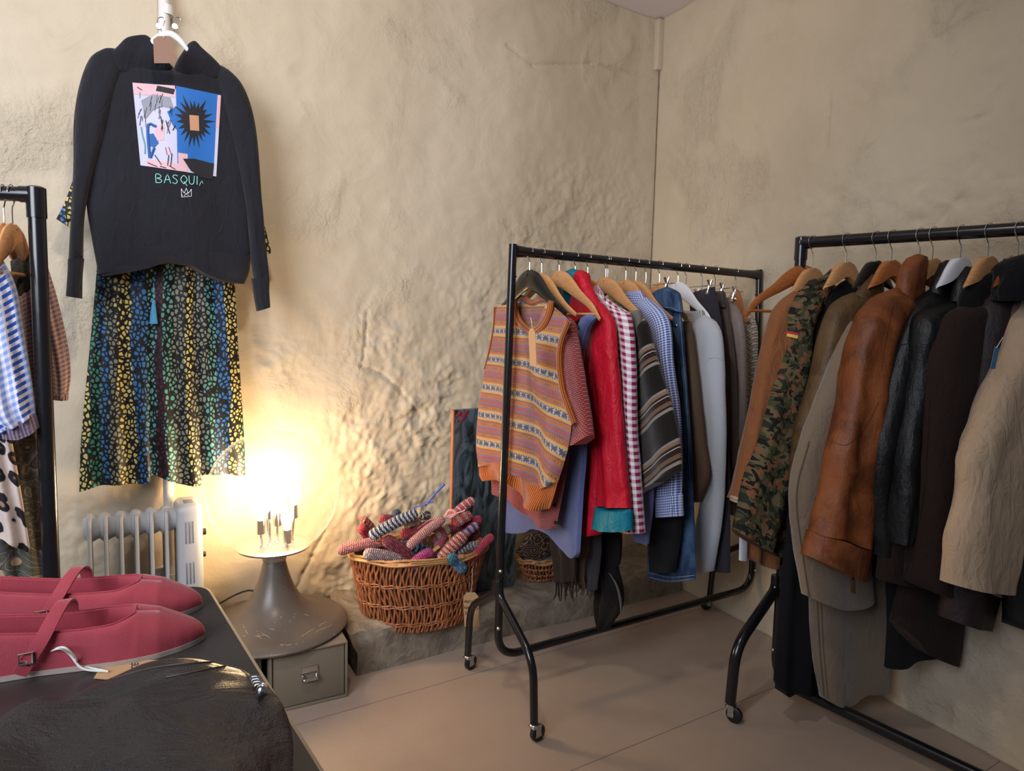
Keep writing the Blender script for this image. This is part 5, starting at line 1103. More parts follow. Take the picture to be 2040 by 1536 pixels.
v = rg(1812, 'leather_jacket', 'orange-tan leather jacket with elasticated cuff, middle of the right rack', 'jacket')
v.add('body', TL, [(1770, 600), (1745, 700), (1735, 850), (1730, 1000)], [(1840, 560), (1830, 700), (1815, 850), (1800, 1000)], th=.07, off=-.01, folds=(1.5, .01, 0))
v.add('sleeve', TL, [(1785, 572), (1742, 600), (1712, 640), (1700, 690), (1688, 760), (1665, 850), (1648, 900), (1640, 960), (1630, 1010), (1620, 1062)], [(1815, 610), (1785, 660), (1768, 720), (1756, 790), (1748, 860), (1735, 920), (1728, 1000), (1722, 1080)], B=[(1650, 1064), (1690, 1080)], T=[(1800, 590)], th=.12, off=.05, folds=(1.6, .012, 1.2), wr=.010, nu=36, nv=60)
v.add('cuff', TL, [(1618, 1058), (1612, 1080), (1605, 1106)], [(1722, 1076), (1720, 1110), (1712, 1150)], B=[(1640, 1122), (1680, 1144)], T=[(1650, 1062), (1690, 1078)], th=.13, off=.05, folds=(1, .003, 1), nu=26, nv=12)
v.add('collar', TL, [(1818, 512), (1796, 540), (1788, 600), (1800, 640)], [(1838, 512), (1836, 560), (1834, 600), (1826, 640)], T=[(1828, 506)], th=.06, off=.055, folds=(1, .004, 0), nu=18, nv=20)
v.add('zip_pull', OL, [(1693, 1150), (1694, 1180)], [(1703, 1152), (1703, 1182)], th=.006, off=.1, folds=(1, 0, 0), nu=6, nv=6)
b = v.bv('sleeve'); mesh('seams', join(dline(b, [(1655, 880), (1690, 885), (1730, 840), (1750, 800)], .001, .0004), dline(b, [(1780, 610), (1768, 660), (1756, 740)], .001, .0004)), leather('dark_tan_thread', C(96, 50, 24)), v.T)
hanger(rr_pt(1861), RA, .019, BEECH, 'beech hanger left of the white one, above a black leather jacket', w=.17, sl=.05, hookdir=-1, fat=1.55)
BL = leather('black_leather', C(20, 21, 23), C(12, 12, 14), .36)
v = rg(1842, 'leather_jacket', 'black leather jacket directly right of the orange-tan one', 'jacket')
v.add('body', BL, [(1830, 600), (1800, 720), (1770, 900), (1740, 1150)], [(1890, 560), (1870, 720), (1840, 900), (1820, 1140)], th=.07, off=-.01, folds=(1.5, .008, 0))
v.add('sleeve', BL, [(1855, 575), (1812, 610), (1788, 660), (1770, 730), (1745, 820), (1728, 900), (1724, 1000), (1728, 1100)], [(1880, 600), (1850, 650), (1838, 700), (1820, 800), (1800, 900), (1785, 1000), (1780, 1100)], th=.11, off=.05, folds=(1.4, .006, 1), wr=.006)
v.add('collar', BL, [(1885, 518), (1862, 556), (1850, 600)], [(1898, 520), (1900, 560), (1885, 610)], th=.05, off=.06, folds=(1, .003, 0), nu=16, nv=14)
b = v.bv('sleeve'); mesh('seam', dline(b, [(1772, 682), (1790, 688), (1812, 684)], .0012, .0006), BL, v.T)
hanger(rr_pt(1917), RA, .019, WHITEP, 'white hanger between the two black leather jackets on the right rack', w=.17, sl=.05, hookdir=-1, fat=1.55)
v = rg(1880, 'leather_jacket', 'second black leather jacket, below the white hanger, with shiny narrow sleeve', 'jacket')
v.add('body', BL, [(1870, 620), (1850, 720), (1830, 900), (1800, 1100)], [(1950, 570), (1920, 720), (1900, 900), (1880, 1100)], th=.07, off=-.01, folds=(1.5, .008, 0))
v.add('sleeve', BL, [(1885, 600), (1836, 622), (1820, 660), (1812, 740), (1796, 830), (1782, 900), (1770, 1000), (1764, 1076)], [(1930, 610), (1885, 680), (1868, 760), (1852, 860), (1836, 940), (1808, 1010), (1786, 1074)], th=.11, off=.05, folds=(1.4, .006, 1), wr=.006)
v.add('collar', BL, [(1925, 530), (1905, 560), (1898, 600)], [(1942, 534), (1944, 570), (1930, 620)], th=.05, off=.06, folds=(1, .003, 0), nu=16, nv=14)
hanger(rr_pt(1972), RA, .019, BEECH, 'golden beech hanger above the dark brown suede coat', w=.17, sl=.05, hookdir=-1, fat=1.55)
DB = fabric('dark_brown_suede', C(40, 27, 23), .15, 300, .0008, .9, .04, .01)
v = rg(1900, 'coat', 'long black coat low behind the dark brown suede one on the right rack', 'coat')
v.add('skirt', BLKF, [(1770, 1000), (1766, 1120), (1768, 1240), (1764, 1330)], [(1862, 1000), (1864, 1120), (1866, 1240), (1868, 1300)], B=[(1800, 1318), (1850, 1302)], th=.06, off=-.06, folds=(1.5, .01, 0))
v = rg(1915, 'suede_coat', 'dark brown suede coat right of the black leather jackets', 'coat')
v.add('body', DB, [(1880, 640), (1862, 800), (1830, 1000), (1786, 1190), (1775, 1235)], [(1960, 600), (1950, 800), (1940, 1000), (1922, 1180), (1900, 1322)], B=[(1800, 1262), (1840, 1300)], th=.08, off=-.03, folds=(1.4, .012, 0))
v.add('sleeve', DB, [(1925, 602), (1878, 628), (1860, 670), (1848, 740), (1836, 860), (1824, 980), (1816, 1080), (1812, 1160)], [(1970, 600), (1955, 700), (1940, 840), (1925, 960), (1905, 1080), (1895, 1180)], B=[(1850, 1176)], th=.12, off=.05, folds=(1, .01, 0), nu=34)
b = v.bv('sleeve'); mesh('seam', dline(b, [(1852, 800), (1846, 900), (1838, 1000), (1815, 1100), (1800, 1150)], .0024, .0008), DB, v.T)
v.add('side_panel', DB, [(1850, 740), (1800, 900), (1760, 1010), (1749, 1153)], [(1900, 740), (1880, 900), (1860, 1010), (1850, 1172)], th=.07, off=-.01, folds=(1, .006, 0))
v.add('collar', fabric('black_fur', C(12, 12, 14), .3, 120, .002, 1.0, .05, .01), [(1945, 550), (1920, 590), (1910, 640)], [(1990, 535), (1975, 600), (1960, 650)], T=[(1965, 538)], th=.07, off=.06, folds=(2, .006, 0), nu=18, nv=16, label='black fur collar')
PLM = leather('dark_plum_leather', C(44, 28, 32), C(28, 18, 22), .5)
v = rg(1950, 'leather_coat', 'dark plum leather coat beside the dark brown suede one', 'coat')
v.add('sleeve', PLM, [(2010, 560), (1968, 586), (1950, 640), (1938, 740), (1925, 860), (1915, 980), (1900, 1100), (1880, 1230)], [(2045, 560), (2030, 700), (2010, 860), (2000, 980), (1990, 1100), (1960, 1250)], th=.12, off=.05, folds=(1, .01, 0), nu=30)
hanger(rr_pt(2032), RA, .019, BROWNWOOD, 'reddish brown glossy hanger near the right edge of the picture', w=.17, sl=.05, hookdir=-1, fat=1.55)
FUR = fabric('blue_black_fur', C(14, 14, 18), .2, 220, .002, 1.0, .05, .012); MV = fabric('mauve_brown_wool', C(104, 84, 78), wr=.006)
v = rg(1985, 'coat', 'mauve brown coat with black fur collar behind the cream jacket', 'coat')
v.add('sleeve', MV, [(2040, 580), (2008, 606), (1994, 680), (1982, 760), (1962, 850), (1950, 950)], [(2070, 580), (2056, 700), (2046, 850), (2036, 950)], th=.11, off=.05, folds=(1, .008, 0), nu=26)
v.add('fur_collar', FUR, [(2010, 540), (2002, 570), (2000, 600)], [(2070, 500), (2070, 560), (2060, 600)], T=[(2030, 512)], B=[(2025, 596)], th=.10, off=.08, folds=(2.5, .012, 0), nu=24, nv=18, wr=.012, wsc=30)
CRM = fabric('cream_cotton', C(182, 158, 132), .08, 500, .0004, .85, .1, .014)
v = rg(2006, 'jacket', 'cream cotton jacket at the right edge, nearest on the right rack', 'jacket', RA + 4)
v.add('pink_sleeve', fabric('pinkish_cotton', C(132, 108, 100), wr=.01), [(2000, 700), (1975, 900), (1940, 1080), (1928, 1164)], [(2046, 700), (2036, 900), (2018, 1080), (2008, 1198)], B=[(1965, 1180)], th=.07, off=.03, folds=(1, .006, 0), label='pinkish inner cuff')
v.add('sleeve', CRM, [(2044, 590), (2022, 650), (1995, 730), (1958, 820), (1922, 900), (1914, 980), (1893, 1060), (1884, 1160)], [(2110, 600), (2090, 700), (2060, 800), (2040, 900), (2030, 1000), (2015, 1100), (2000, 1172)], B=[(1930, 1166), (1970, 1172)], th=.12, off=.06, folds=(1.4, .010, .6), wr=.008, nu=34)
v.add('body', CRM, [(2060, 640), (2030, 900), (2010, 1060), (2000, 1168)], [(2066, 640), (2054, 900), (2044, 1060), (2040, 1178)], th=.07, off=.05, folds=(1.5, .010, .6))
DG = leather('dark_teal_leather', C(28, 34, 38), C(16, 20, 24), .4)
v = rg(2022, 'leather_jacket', 'dark green-black leather sleeve at the lower right edge below the cream jacket', 'jacket', RA + 4)
v.add('sleeve', DG, [(2040, 800), (2026, 1000), (2012, 1140), (2014, 1240)], [(2100, 800), (2090, 1000), (2080, 1140), (2070, 1255)], B=[(2030, 1252)], th=.1, off=.07, folds=(1, .008, 0))
ktag('', Pl(rr_pt(1985), RA), 1985, 690, 9, 45, 1998, 672, 'narrow blue tag between the mauve coat and the cream jacket', [], -8, mat=plain('blue_card', C(70, 124, 160), .6), off=.13)

# ================= left rack
LA = 32
v = G('blouse', lr_pt(-6), LA, 'rust and blue small-checked blouse behind the left rack post, sleeve puffed', 'blouse')
RGm = gingham('rust_gingham', C(204, 158, 124), C(104, 90, 116), .0115)
v.add('body', RGm, [(30, 590), (40, 700), (40, 860)], [(88, 560), (100, 700), (100, 860)], th=.05, off=-.04, folds=(4, .006, 0))
v.add('sleeve', RGm, [(72, 545), (84, 640), (100, 740), (104, 786)], [(93, 524), (116, 600), (136, 690), (141, 745), (136, 786)], T=[(84, 530)], B=[(118, 794)], th=.07, off=-.03, folds=(2, .008, 1))
v.add('cuff', knit('rust_smocking', C(190, 146, 118), C(96, 76, 80), 150, 150, .003, rib=True), [(103, 782), (104, 795)], [(137, 782), (136, 797)], th=.07, off=-.03, folds=(2, .003, 1), nu=20, nv=6)
hanger(lr_pt(23), 104, .0185, BEECH, 'beech hanger nearest the post of the left rack', w=.30, fat=1.25, drop=.085, bar=True)
hanger(lr_pt(6), 112, .0185, BEECH, 'beech hanger second from the post of the left rack', w=.34, fat=1.25, drop=.085)
v = G('floral_dress', lr_pt(10), LA, 'grey-green retro swirl print dress hanging long on the left rack', 'dress')
v.add('skirt', retro(), [(-60, 800), (-50, 950), (-40, 1090), (-30, 1190)], [(74, 800), (88, 950), (98, 1080), (104, 1190)], th=.06, off=-.06, folds=(3, .012, 1))
v.add('bodice', fabric('olive_lace', C(58, 54, 44), .4, 120, .004), [(20, 520), (26, 570), (40, 640)], [(58, 505), (66, 560), (74, 640)], th=.03, off=-.05, folds=(3, .004, 1))
v = G('leopard_top', lr_pt(0), LA, 'leopard print top below the blue checked blouse on the left rack', 'top')
v.add('body', leopard(), [(-60, 760), (-50, 900), (-40, 1090)], [(8, 800), (34, 930), (58, 1080), (56, 1100)], B=[(0, 1070), (40, 1090)], th=.05, off=.03, folds=(2, .010, 1))
v = G('blouse', lr_pt(-8), LA, 'blue and white checked blouse with puffed sleeve at the left edge', 'blouse')
BWC = M('blue_white_check', .85, spec=.2); x_, y_, _ = BWC.sep(BWC.uv())
p_a = BWC.f('GREATER_THAN', BWC.f('FRACT', BWC.f('DIVIDE', x_, .018)), .5); p_b = BWC.f('GREATER_THAN', BWC.f('FRACT', BWC.f('DIVIDE', y_, .018)), .5); st_ = BWC.f('GREATER_THAN', BWC.f('FRACT', BWC.f('DIVIDE', BWC.f('ADD', x_, .03), .075)), .72)
BWC.col(BWC.mix(BWC.f('MULTIPLY', st_, p_b), BWC.mix(BWC.f('MULTIPLY', BWC.f('ADD', p_a, p_b), .5), C(222, 218, 226), C(124, 150, 206)), C(48, 84, 178))); BWC.bump(BWC.noise(BWC.map(BWC.obj(), (14, 14, 3)), 2, 3), .008, .8); BWC = BWC.m
v.add('body', BWC, [(-90, 560), (-80, 700), (-70, 860)], [(-5, 500), (20, 700), (20, 860)], th=.05, off=.02, folds=(3, .008, 0))
v.add('sleeve', BWC, [(-60, 560), (-50, 700), (-30, 830), (0, 862)], [(-4, 500), (32, 570), (48, 660), (64, 760), (72, 826)], B=[(30, 848)], th=.09, off=.05, folds=(3, .012, 1), wr=.006)
v.add('cuff', knit('mauve_smocking', C(146, 124, 140), C(90, 84, 120), 130, 130, .004, rib=True), [(0, 848), (4, 872)], [(70, 818), (80, 850)], T=[(30, 836)], B=[(36, 872), (62, 862)], th=.08, off=.05, folds=(3, .004, 1), nu=24, nv=10)

# ================= wall display: black hoodie over a patterned dress
PB = pebble()
hq = WALL.at(335, 62, .165)
dq = WALL.at(340, 70, .10)
v = G('patterned_dress', dq, 31.7, 'black dress with coloured pebble print, on the wall under the black hoodie', 'dress')
v.add('skirt', PB, [(200, 420), (192, 545), (180, 680), (168, 800), (160, 900), (158, 980)], [(462, 420), (468, 565), (474, 680), (482, 800), (487, 880), (490, 948)], B=[(200, 966), (260, 962), (296, 958), (300, 945), (322, 950), (360, 963), (398, 964), (404, 945), (450, 944)], th=.05, folds=(6.5, .012, .5), plane_uv=True, nu=90, nv=50, wr=.004)
v.add('sleeve', PB, [(150, 345), (130, 400), (112, 436)], [(170, 345), (170, 420), (152, 461)], th=.03, off=0, folds=(1, .002, 0), plane_uv=True, nu=14, nv=12)
v.add('sleeve', PB, [(518, 440), (522, 480), (530, 508)], [(526, 446), (534, 478), (541, 503)], th=.03, off=0, folds=(1, .002, 0), plane_uv=True, nu=10, nv=10)
v.add('bodice', PB, [(195, 180), (190, 300), (195, 430)], [(460, 200), (465, 300), (465, 430)], th=.03, off=0, folds=(3, .004, 0), plane_uv=True)
tp_ = v.pl.at(305, 600, .045); ts = [v.pl.at(306, 566, .04), v.pl.at(307, 585, .045), tp_]
tl_ = mesh('tassel', join(tube([v.pl.at(306, 600, .045), v.pl.at(306, 612, .045), v.pl.at(306, 645, .045)], [.003, .007, .0125], 14), tube([v.pl.at(306, 598, .045), v.pl.at(306, 604, .045)], .005, 10), tube(ts, .0012, 6, 8)), plain('blue_tassel', C(74, 158, 206), .8), v.T, label='bright blue tassel')
H = G('hoodie', hq, 31.7, 'black oversized hoodie with a colourful chest print hanging on the wall pipe', 'hoodie')
H.add('body', HOOD, [(215, 100), (186, 180), (178, 320), (172, 400), (182, 470), (196, 546)], [(446, 144), (484, 215), (494, 320), (500, 420), (498, 500), (488, 562)], T=[(300, 130), (350, 140), (400, 132)], B=[(240, 540), (290, 530), (330, 521), (372, 526), (400, 540), (440, 556)], th=.09, folds=(2, .010, .3), nu=50, nv=70, wr=.006, wsc=5, plane_uv=True, off=.0)
H.add('hem_band', HOOD, [(186, 490), (196, 520), (204, 550)], [(499, 510), (497, 540), (487, 566)], T=[(250, 500), (330, 490), (400, 500)], B=[(240, 545), (290, 535), (330, 524), (372, 529), (402, 545), (445, 560)], th=.106, folds=(2, .010, .9), nu=40, nv=12, top=0, off=.0)
H.add('sleeve', HOOD, [(208, 98), (178, 118), (158, 170), (147, 240), (146, 330), (141, 430), (136, 520)], [(255, 112), (222, 220), (196, 310), (178, 380), (168, 440), (166, 520)], T=[(228, 98)], th=.085, off=.008, folds=(1, .004, 0), nu=28, wr=.005, top=.03, plane_uv=True)
H.add('sleeve', HOOD, [(420, 125), (446, 220), (470, 320), (488, 420), (500, 520), (508, 560)], [(450, 136), (484, 175), (503, 225), (513, 290), (521, 400), (530, 500), (536, 560)], th=.085, off=.008, folds=(1, .006, 2), nu=28, wr=.005, plane_uv=True)
H.add('cuff', HOOD, [(135, 516), (134, 550), (131, 590)], [(168, 516), (165, 550), (164, 595)], th=.06, off=.03, folds=(3, .002, 0), nu=20, nv=10, top=0)
H.add('cuff', HOOD, [(500, 555), (504, 580), (511, 620)], [(537, 555), (536, 580), (538, 612)], th=.06, off=.03, folds=(3, .002, 0), nu=20, nv=10, top=0)
H.add('hood', HOOD, [(238, 92), (224, 102), (206, 112), (200, 124)], [(302, 80), (314, 96), (330, 116), (346, 136)], T=[(256, 78), (285, 72)], B=[(250, 150), (305, 156)], th=.08, off=.022, bot=.55, folds=(1.2, .008, 0), nu=26, nv=22)
H.add('hood', HOOD, [(375, 88), (362, 106), (352, 122), (346, 138)], [(392, 94), (414, 108), (434, 126), (452, 146)], T=[(384, 86)], B=[(370, 158), (415, 164)], th=.08, off=.022, bot=.55, folds=(1.2, .008, 2), nu=22, nv=22)
b = H.bv('body')
PRT = lambda n, c: plain(n, c, .7)
qd = lambda s, t: (lambda A_, B_: (A_[0] + (B_[0] - A_[0]) * t, A_[1] + (B_[1] - A_[1]) * t))((264 + (440 - 264) * s, 165 + (190 - 165) * s - 6 * math.sin(PI * s)), (281 + (430 - 281) * s, 340 + (362 - 340) * s))
def sub(s0, s1, t0, t1): return [qd(s0, t0), qd(s1, t0), qd(s1, t1), qd(s0, t1)]
base = mesh('chest_print', dquad(b, sub(0, 1, 0, .94), 26, 26, .0012), PRT('print_lilac', C(196, 196, 222)), H.T, label='square abstract colour print')
PINKP = PRT('print_pink', C(218, 178, 188))
Qb = lambda pts: [qd(s, t) for s, t in pts]
mesh('blue_field', join(dquad(b, sub(.49, .96, .0, .86), 16, 22, .0020), dblob(b, Qb([(.38, .3), (.5, .22), (.5, .5), (.44, .44)]), .0021)), PRT('print_blue', C(30, 104, 184)), base)
for _g in (dquad(b, sub(.0, .48, .0, .13), 10, 4, .0021), dquad(b, sub(.96, 1, .02, .38), 2, 8, .0021), dblob(b, Qb([(.22, .5), (.34, .44), (.33, .62), (.24, .64)]), .0021), dquad(b, sub(.08, .62, .86, .94), 12, 3, .0021), dquad(b, sub(.5, .62, .74, .88), 5, 5, .0023), dquad(b, sub(.78, .9, .86, .94), 5, 3, .0024)): mesh('pink_area', _g, PINKP, base)
burst = []
for k in range(44):
    t = 2 * PI * k / 44; r_ = .30 if k % 2 else .17; r_ *= random.uniform(.75, 1.12); burst.append((.70 + r_ * .78 * math.cos(t), .36 + r_ * 1.0 * math.sin(t)))
mesh('black_burst', join(dblob(b, Qb(burst), .0028, 6, 2), dblob(b, Qb([(.70, .78), (.96, .80), (.95, .98), (.8, .98), (.66, .92), (.56, .80)]), .0029), dblob(b, Qb([(.28, .02), (.48, .04), (.46, .10), (.26, .08)]), .003)), PRT('print_black', C(26, 26, 32)), base)
mesh('tan_patch', dblob(b, Qb([(.64, .30), (.75, .29), (.76, .46), (.65, .47)]), .0036), PRT('print_tan', C(196, 148, 116)), base)
mesh('grey_patch', dblob(b, Qb([(.08, .2), (.22, .12), (.42, .14), (.46, .26), (.34, .24), (.2, .3), (.12, .4)]), .0030), PRT('print_grey', C(142, 146, 160)), base)
mesh('blue_bracket', join(dline(b, Qb([(.24, .48), (.14, .48), (.13, .84)]), .0042, .002), dblob(b, Qb([(.12, .58), (.2, .56), (.26, .66), (.2, .72), (.12, .7)]), .003), dline(b, Qb([(.14, .84), (.2, .72)]), .004, .002)), PRT('print_deep_blue', C(32, 92, 164)), base)
mesh('teal_curve', dline(b, Qb([(.05, .5), (.06, .6), (.08, .7), (.07, .8)]), .0022, .003), PRT('print_teal', C(110, 176, 182)), base)
mesh('red_dashes', join(dline(b, Qb([(.34, .70), (.36, .78)]), .0011, .003), dline(b, Qb([(.38, .69), (.41, .77)]), .001, .003)), PRT('print_red', C(206, 84, 100)), base)
sk = []
random.seed(3)
for k in range(26):
    s0, t0 = random.uniform(.05, .44), random.uniform(.1, .42); sk.append(dline(b, Qb([(s0, t0), (s0 - .03 + random.uniform(-.02, .03), t0 + random.uniform(.05, .13))]), random.uniform(.0004, .0009), .0034))
for s0, t0, s1, t1 in ((.38, .78, .36, .9), (.42, .76, .4, .9), (.3, .36, .32, .5), (.36, .4, .4, .54), (.2, .8, .28, .9), (.44, .5, .47, .44), (.05, .05, .1, .08), (.1, .9, .22, .93), (.26, .92, .34, .93), (.38, .9, .46, .93)): sk.append(dline(b, Qb([(s0, t0), (s1, t1)]), .0012, .0034))
mesh('black_strokes', join(*sk), bpy.data.materials['print_black'], base)
LT = plain('pale_teal_ink', C(150, 226, 218), .6)
lt = []
P2 = lambda a, b_: (311 + a * 18.5, 364 - b_ * 17 + a * .9)
x = 0
for ch in 'BASQUI':
    for st in GL[ch]: lt.append(dline(b, [P2(x + a * 1.15, c) for a, c in st], .0012, .0016, n=max(5, len(st) * 3)))
    x += .5 if ch == 'I' else .88
lt.append(dline(b, [(397, 370), (401, 360), (404, 366)], .0009, .0016)); mesh('lettering', join(*lt), LT, H.T, label='pale teal hand lettering')
mesh('crown_emblem', join(*[dline(b, [p0, p1], .0009, .0016) for p0, p1 in zip([(362, 393), (361, 376), (367, 385), (371, 375), (375, 386), (381, 377), (381, 391), (362, 393)], [(361, 376), (367, 385), (371, 375), (375, 386), (381, 377), (381, 391), (362, 393), (363, 388)])], dline(b, [(364, 382), (376, 390)], .0008, .0016), dline(b, [(375, 383), (366, 391)], .0008, .0016)), plain('white_ink', C(220, 220, 228), .6), H.T, label='small white outlined crown')
# white hanger and hooks by the pipe
hg = thing('clothes_hanger', H.pl.at(336, 100, .03), 'white plastic hanger inside the black hoodie on the wall', 'hanger')
mesh('arms', tube([H.pl.at(x, y, .05) for x, y in ((290, 98), (312, 78), (336, 68), (354, 76), (368, 92), (378, 106))], [.004, .009, .012, .011, .008, .006], 12, 30, flat=.5, flatdir=H.pl.n), WHITEP, hg)
for x in (319, 351):
    hk = mesh('hook', tube([H.pl.at(a_, c_, .02) for a_, c_ in ((x + 4, 66), (x + 1, 56), (x - 5, 48), (x - 5, 38), (x + 3, 34), (x + 9, 40), (x + 6, 52))], .0014, 8, 24), CHROME, hg)
    mesh('clip', lathe([(0, 0), (.009, 0), (.009, .008), (0, .008)], H.pl.at(x - 3, 54, .03), 14, ax=H.pl.n), WHITEP, hg)
ktag('', H.pl, 326, 72, 42, 54, 328, 60, 'blank brown swing tag hanging at the hood of the black hoodie', [], 2, mat=plain('brown_card', C(142, 112, 96), .85), off=.125)

# ================= pink shoes on the table
VEL = M('pink_velvet', .85, spec=.2, sheen=.35); VEL.b.inputs['Sheen Roughness'].default_value = .35; VEL.col(VEL.mix(VEL.noise(VEL.obj(), 40, 4), C(160, 62, 74), C(178, 78, 88))); VEL.bump(VEL.noise(VEL.obj(), 900, 2), .0004); VEL = VEL.m
INS = plain('pink_lining', C(178, 72, 98), .6); SOLE = plain('pale_sole', C(176, 160, 150), .6)
def shoe(toe, heel, label, strap_label, side=1, tagon=False):
    toe = np.array(toe, float); heel = np.array(heel, float); L = np.linalg.norm(toe - heel); e = (toe - heel) / L; f = np.array([-e[1], e[0], 0])
    T = thing('ballet_shoe', (toe + heel) / 2, label, 'shoe', 'pink velvet shoes')
    s_ = [0, .03, .08, .15, .25, .4, .55, .66, .74, .82, .9, .95, .985, 1.0]; wd_ = [.012, .021, .028, .031, .031, .031, .036, .040, .040, .037, .029, .021, .012, .004]
    ht = [.052, .056, .057, .055, .050, .044, .042, .042, .046, .041, .030, .023, .016, .008]; gp = [.002, .014, .020, .023, .024, .025, .027, .027, .004, .0005, .0003, .0003, .0002, .0001]
    N = 90; ss = np.linspace(0, 1, N); ss = ss ** 1.0
    W = np.interp(ss, s_, wd_); Hh = np.interp(ss, s_, ht); Gp = np.interp(ss, s_, gp)
    Gp = np.where((ss > .60) & (ss < .74), .027 * np.sqrt(np.clip(1 - ((ss - .60) / .14) ** 2, 0, 1)) + .0003, Gp)
    V = []; m_ = None
    for s, w, h, g in zip(ss, W, Hh, Gp):
        c = heel + e * L * s; z0 = .005 + .002 * math.cos(s * 6)
        row = []
        K = 9
        for k in range(K + 1):
            a = k / K * PI / 2; yy = -(g + (w - g) * math.cos(a) ** .75); zz = z0 + (h - z0) * math.sin(a) ** (.8 if g < .01 else .95); row.append((yy * 1.0, zz))
        row += [(-max(g - .0018, .0001), h - .001), (-max(min(w, g + .002) - .004, .0001), h * .6), (-max(w - .006, .0001) , .010), (0, .008)]
        full = row + [(-y_, z_) for y_, z_ in reversed(row[:-1])]
        m_ = len(full)
        for y_, z_ in full: V.append(c + f * y_ + [0, 0, z_])
    Fc = [(i * m_ + k, i * m_ + k + 1, (i + 1) * m_ + k + 1, (i + 1) * m_ + k) for i in range(N - 1) for k in range(m_ - 1)] + [tuple(range(m_)), tuple(reversed(range((N - 1) * m_, N * m_)))]
    up = (V, Fc, [(0, 0)] * len(V)); mesh('upper', up, VEL, T, ang=60)
    out = [heel + e * L * s + f * w * 1.03 * k for k in (1,) for s, w in zip(ss, W)] + [heel + e * L * s - f * w * 1.03 for s, w in reversed(list(zip(ss, W)))]
    n_ = len(out); mesh('sole', ([p + [0, 0, .0062] for p in out] + [p + [0, 0, .0005] for p in out], [tuple(range(n_)), tuple(reversed(range(n_, 2 * n_)))] + [(i, i + n_, (i + 1) % n_ + n_, (i + 1) % n_) for i in range(n_)], [(0, 0)] * 2 * n_), SOLE, T)
    si = .47
    def sp(yy, zz, ds=0): return heel + e * L * (si + ds) + f * yy + [0, 0, zz]
    st = tube([sp(-.036, .012, -.10), sp(-.036, .030, -.07), sp(-.031, .048, -.02), sp(-.015, .066, .02), sp(.006, .072, .03), sp(.022, .062, .02), sp(.030, .046, 0)], .0075, 10, 40, flat=.16, flatdir=None)
    # ribbon strap: a flat band built as its own little grid
    pc = crs([sp(-.0375, .008, -.12), sp(-.0385, .022, -.09), sp(-.035, .042, -.045), sp(-.020, .060, -.01), sp(0, .066, .01), sp(.018, .058, .02), sp(.029, .040, .02)], 34)
    Vb = []; 
    for i, p in enumerate(pc):
        d = pc[min(i + 1, 33)] - pc[max(i - 1, 0)]; d /= np.linalg.norm(d); nn = np.cross(d, e); nn /= np.linalg.norm(nn); nn = nn if nn[2] > 0 or nn @ (p - heel) > 0 else -nn
        bb = np.cross(nn, d); hw = .0068
        for a_, b_s in ((-hw, .0011), (0, .0016), (hw, .0011), (hw, -.0011), (0, -.0012), (-hw, -.0011)): Vb.append(p + bb * a_ + nn * b_s)
    Fb = [(i * 6 + k, i * 6 + (k + 1) % 6, (i + 1) * 6 + (k + 1) % 6, (i + 1) * 6 + k) for i in range(33) for k in range(6)] + [tuple(range(6)), tuple(reversed(range(198, 204)))]
    stp = mesh('strap', (Vb, Fb, [(0, 0)] * len(Vb)), VEL, T)
    bk = sp(-.041, .020, -.095); mesh('buckle', tube([bk + e * .006, bk + e * .006 + [0, 0, .011], bk - e * .006 + [0, 0, .011], bk - e * .006, bk + e * .006], .0012, 6), CHROME, stp)
    mesh('topline_binding', tube([heel + e * L * s + f * sg_ * (g + .0004) + [0, 0, h + .0004] for sg_, rng in ((-1, range(2, 66)), (1, range(65, 1, -1))) for s, h, g in [(ss[i], Hh[i], Gp[i]) for i in rng]], .0012, 6), VEL, T)
    return T
z_ = TZ
t1, h1 = atz(410, 1268, z_), atz(-110, 1352, z_); d1 = (h1 - t1) / np.linalg.norm(h1 - t1)
t2, h2 = atz(404, 1208, z_), atz(-110, 1262, z_); d2 = (h2 - t2) / np.linalg.norm(h2 - t2)
shoe(t1, t1 + d1 * .27, 'pink velvet strap shoe in front, a white string on its strap', '')
shoe(t2, t2 + d2 * .27, 'pink velvet strap shoe lying behind the one with the string', '')
tg = Pl([0, 0, TZ + .0008], 0, up=True)
T = thing('swing_tag', tg.at(260, 1335), 'kraft tag lying on the black table between the near shoe and the black bag', 'price tag')
tu = lambda x, y: tuple((tg.at(x, y) - tg.q)[:2])
mesh('card', prism([tu(*p) for p in ((187, 1352), (208, 1316), (330, 1316), (300, 1340), (240, 1356))], tg, .0008), KRAFT, T, smooth=False)
tz = lambda x, y, z: atz(x, y, TZ + z)
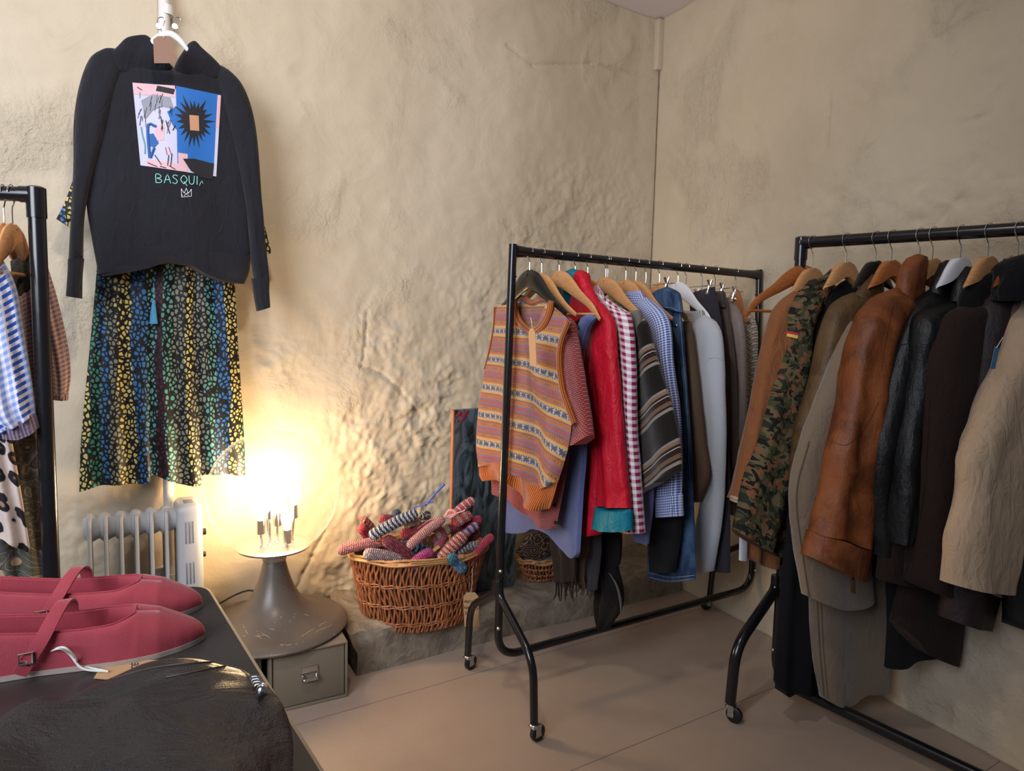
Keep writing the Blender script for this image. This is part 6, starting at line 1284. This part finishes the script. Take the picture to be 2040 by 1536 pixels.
mesh('string', join(tube([tz(216, 1338, .003), tz(165, 1332, .006), tz(140, 1305, .02), tz(120, 1292, .03), tz(90, 1304, .02), tz(78, 1322, .01)], .0011, 6, 40), tube([tz(216, 1338, .003), tz(160, 1325, .006), tz(150, 1308, .02), tz(128, 1290, .033), tz(104, 1296, .024), tz(80, 1318, .012)], .0011, 6, 40)), STRING, T)
mesh('handwriting', join(*strokes('CE', lambda a, c: tz(262 + c * 11 + a * 1, 1332 - a * 9 + 0 * c, .0016), .0006)), INK, T)

# ================= black leather bag on the table
BGL = M('soft_black_leather', .42, spec=.45); BGL.col(BGL.mix(BGL.noise(BGL.obj(), 9, 5), C(30, 28, 32), C(46, 42, 44))); _b = BGL.bump(BGL.vor(BGL.obj(), 600), .0004); BGL.bump(BGL.noise(BGL.map(BGL.obj(), (1, 1.6, 1)), 7, 4, dist=1.5), .012, .8, _b); BGL = BGL.m
bp_ = Pl([0, 0, TZ + .026], 0, up=True)
T = thing('leather_bag', bp_.at(300, 1440) - [0, 0, .034], 'soft black leather bag lying on the black table in the front left corner', 'bag')
g1 = panel(bp_, [(60, 1412), (-20, 1470), (-120, 1540), (-160, 1660)], [(482, 1334), (556, 1400), (584, 1480), (570, 1660)], T=[(110, 1394), (150, 1396), (205, 1366), (300, 1340), (400, 1328)], th=.046, folds=(1.7, .007, .8), wr=.007, wsc=10, nu=50, nv=50, p=5, top=.22, bot=.1)
mesh('bag_body', g1, BGL, T); b = bvh(g1)
mesh('worn_edge_highlights', join(dline(b, [(225, 1352), (300, 1332), (380, 1322), (440, 1320), (478, 1333), (500, 1352)], .0009, .0002), dline(b, [(330, 1350), (400, 1336), (455, 1326)], .0008, .0002)), plain('worn_highlight', C(84, 74, 66), .4), T)  # pale lines paint the highlights on the bag's worn edges
p0 = dr_(b, 505, 1362, .006); p1 = dr_(b, 519, 1388, .006)
zp = mesh('zip_pull', join(tube([p0, p0 * .35 + p1 * .65], .0045, 8, 6, flat=.4, flatdir=(0, 0, 1)), ball(p1, .006, 10, 8), *[tube([p0 + (p1 - p0) * k + [-.005, 0, .001], p0 + (p1 - p0) * k + [.005, 0, .001]], .0016, 6) for k in (0, .2, .4, .6)]), CHROME, T)
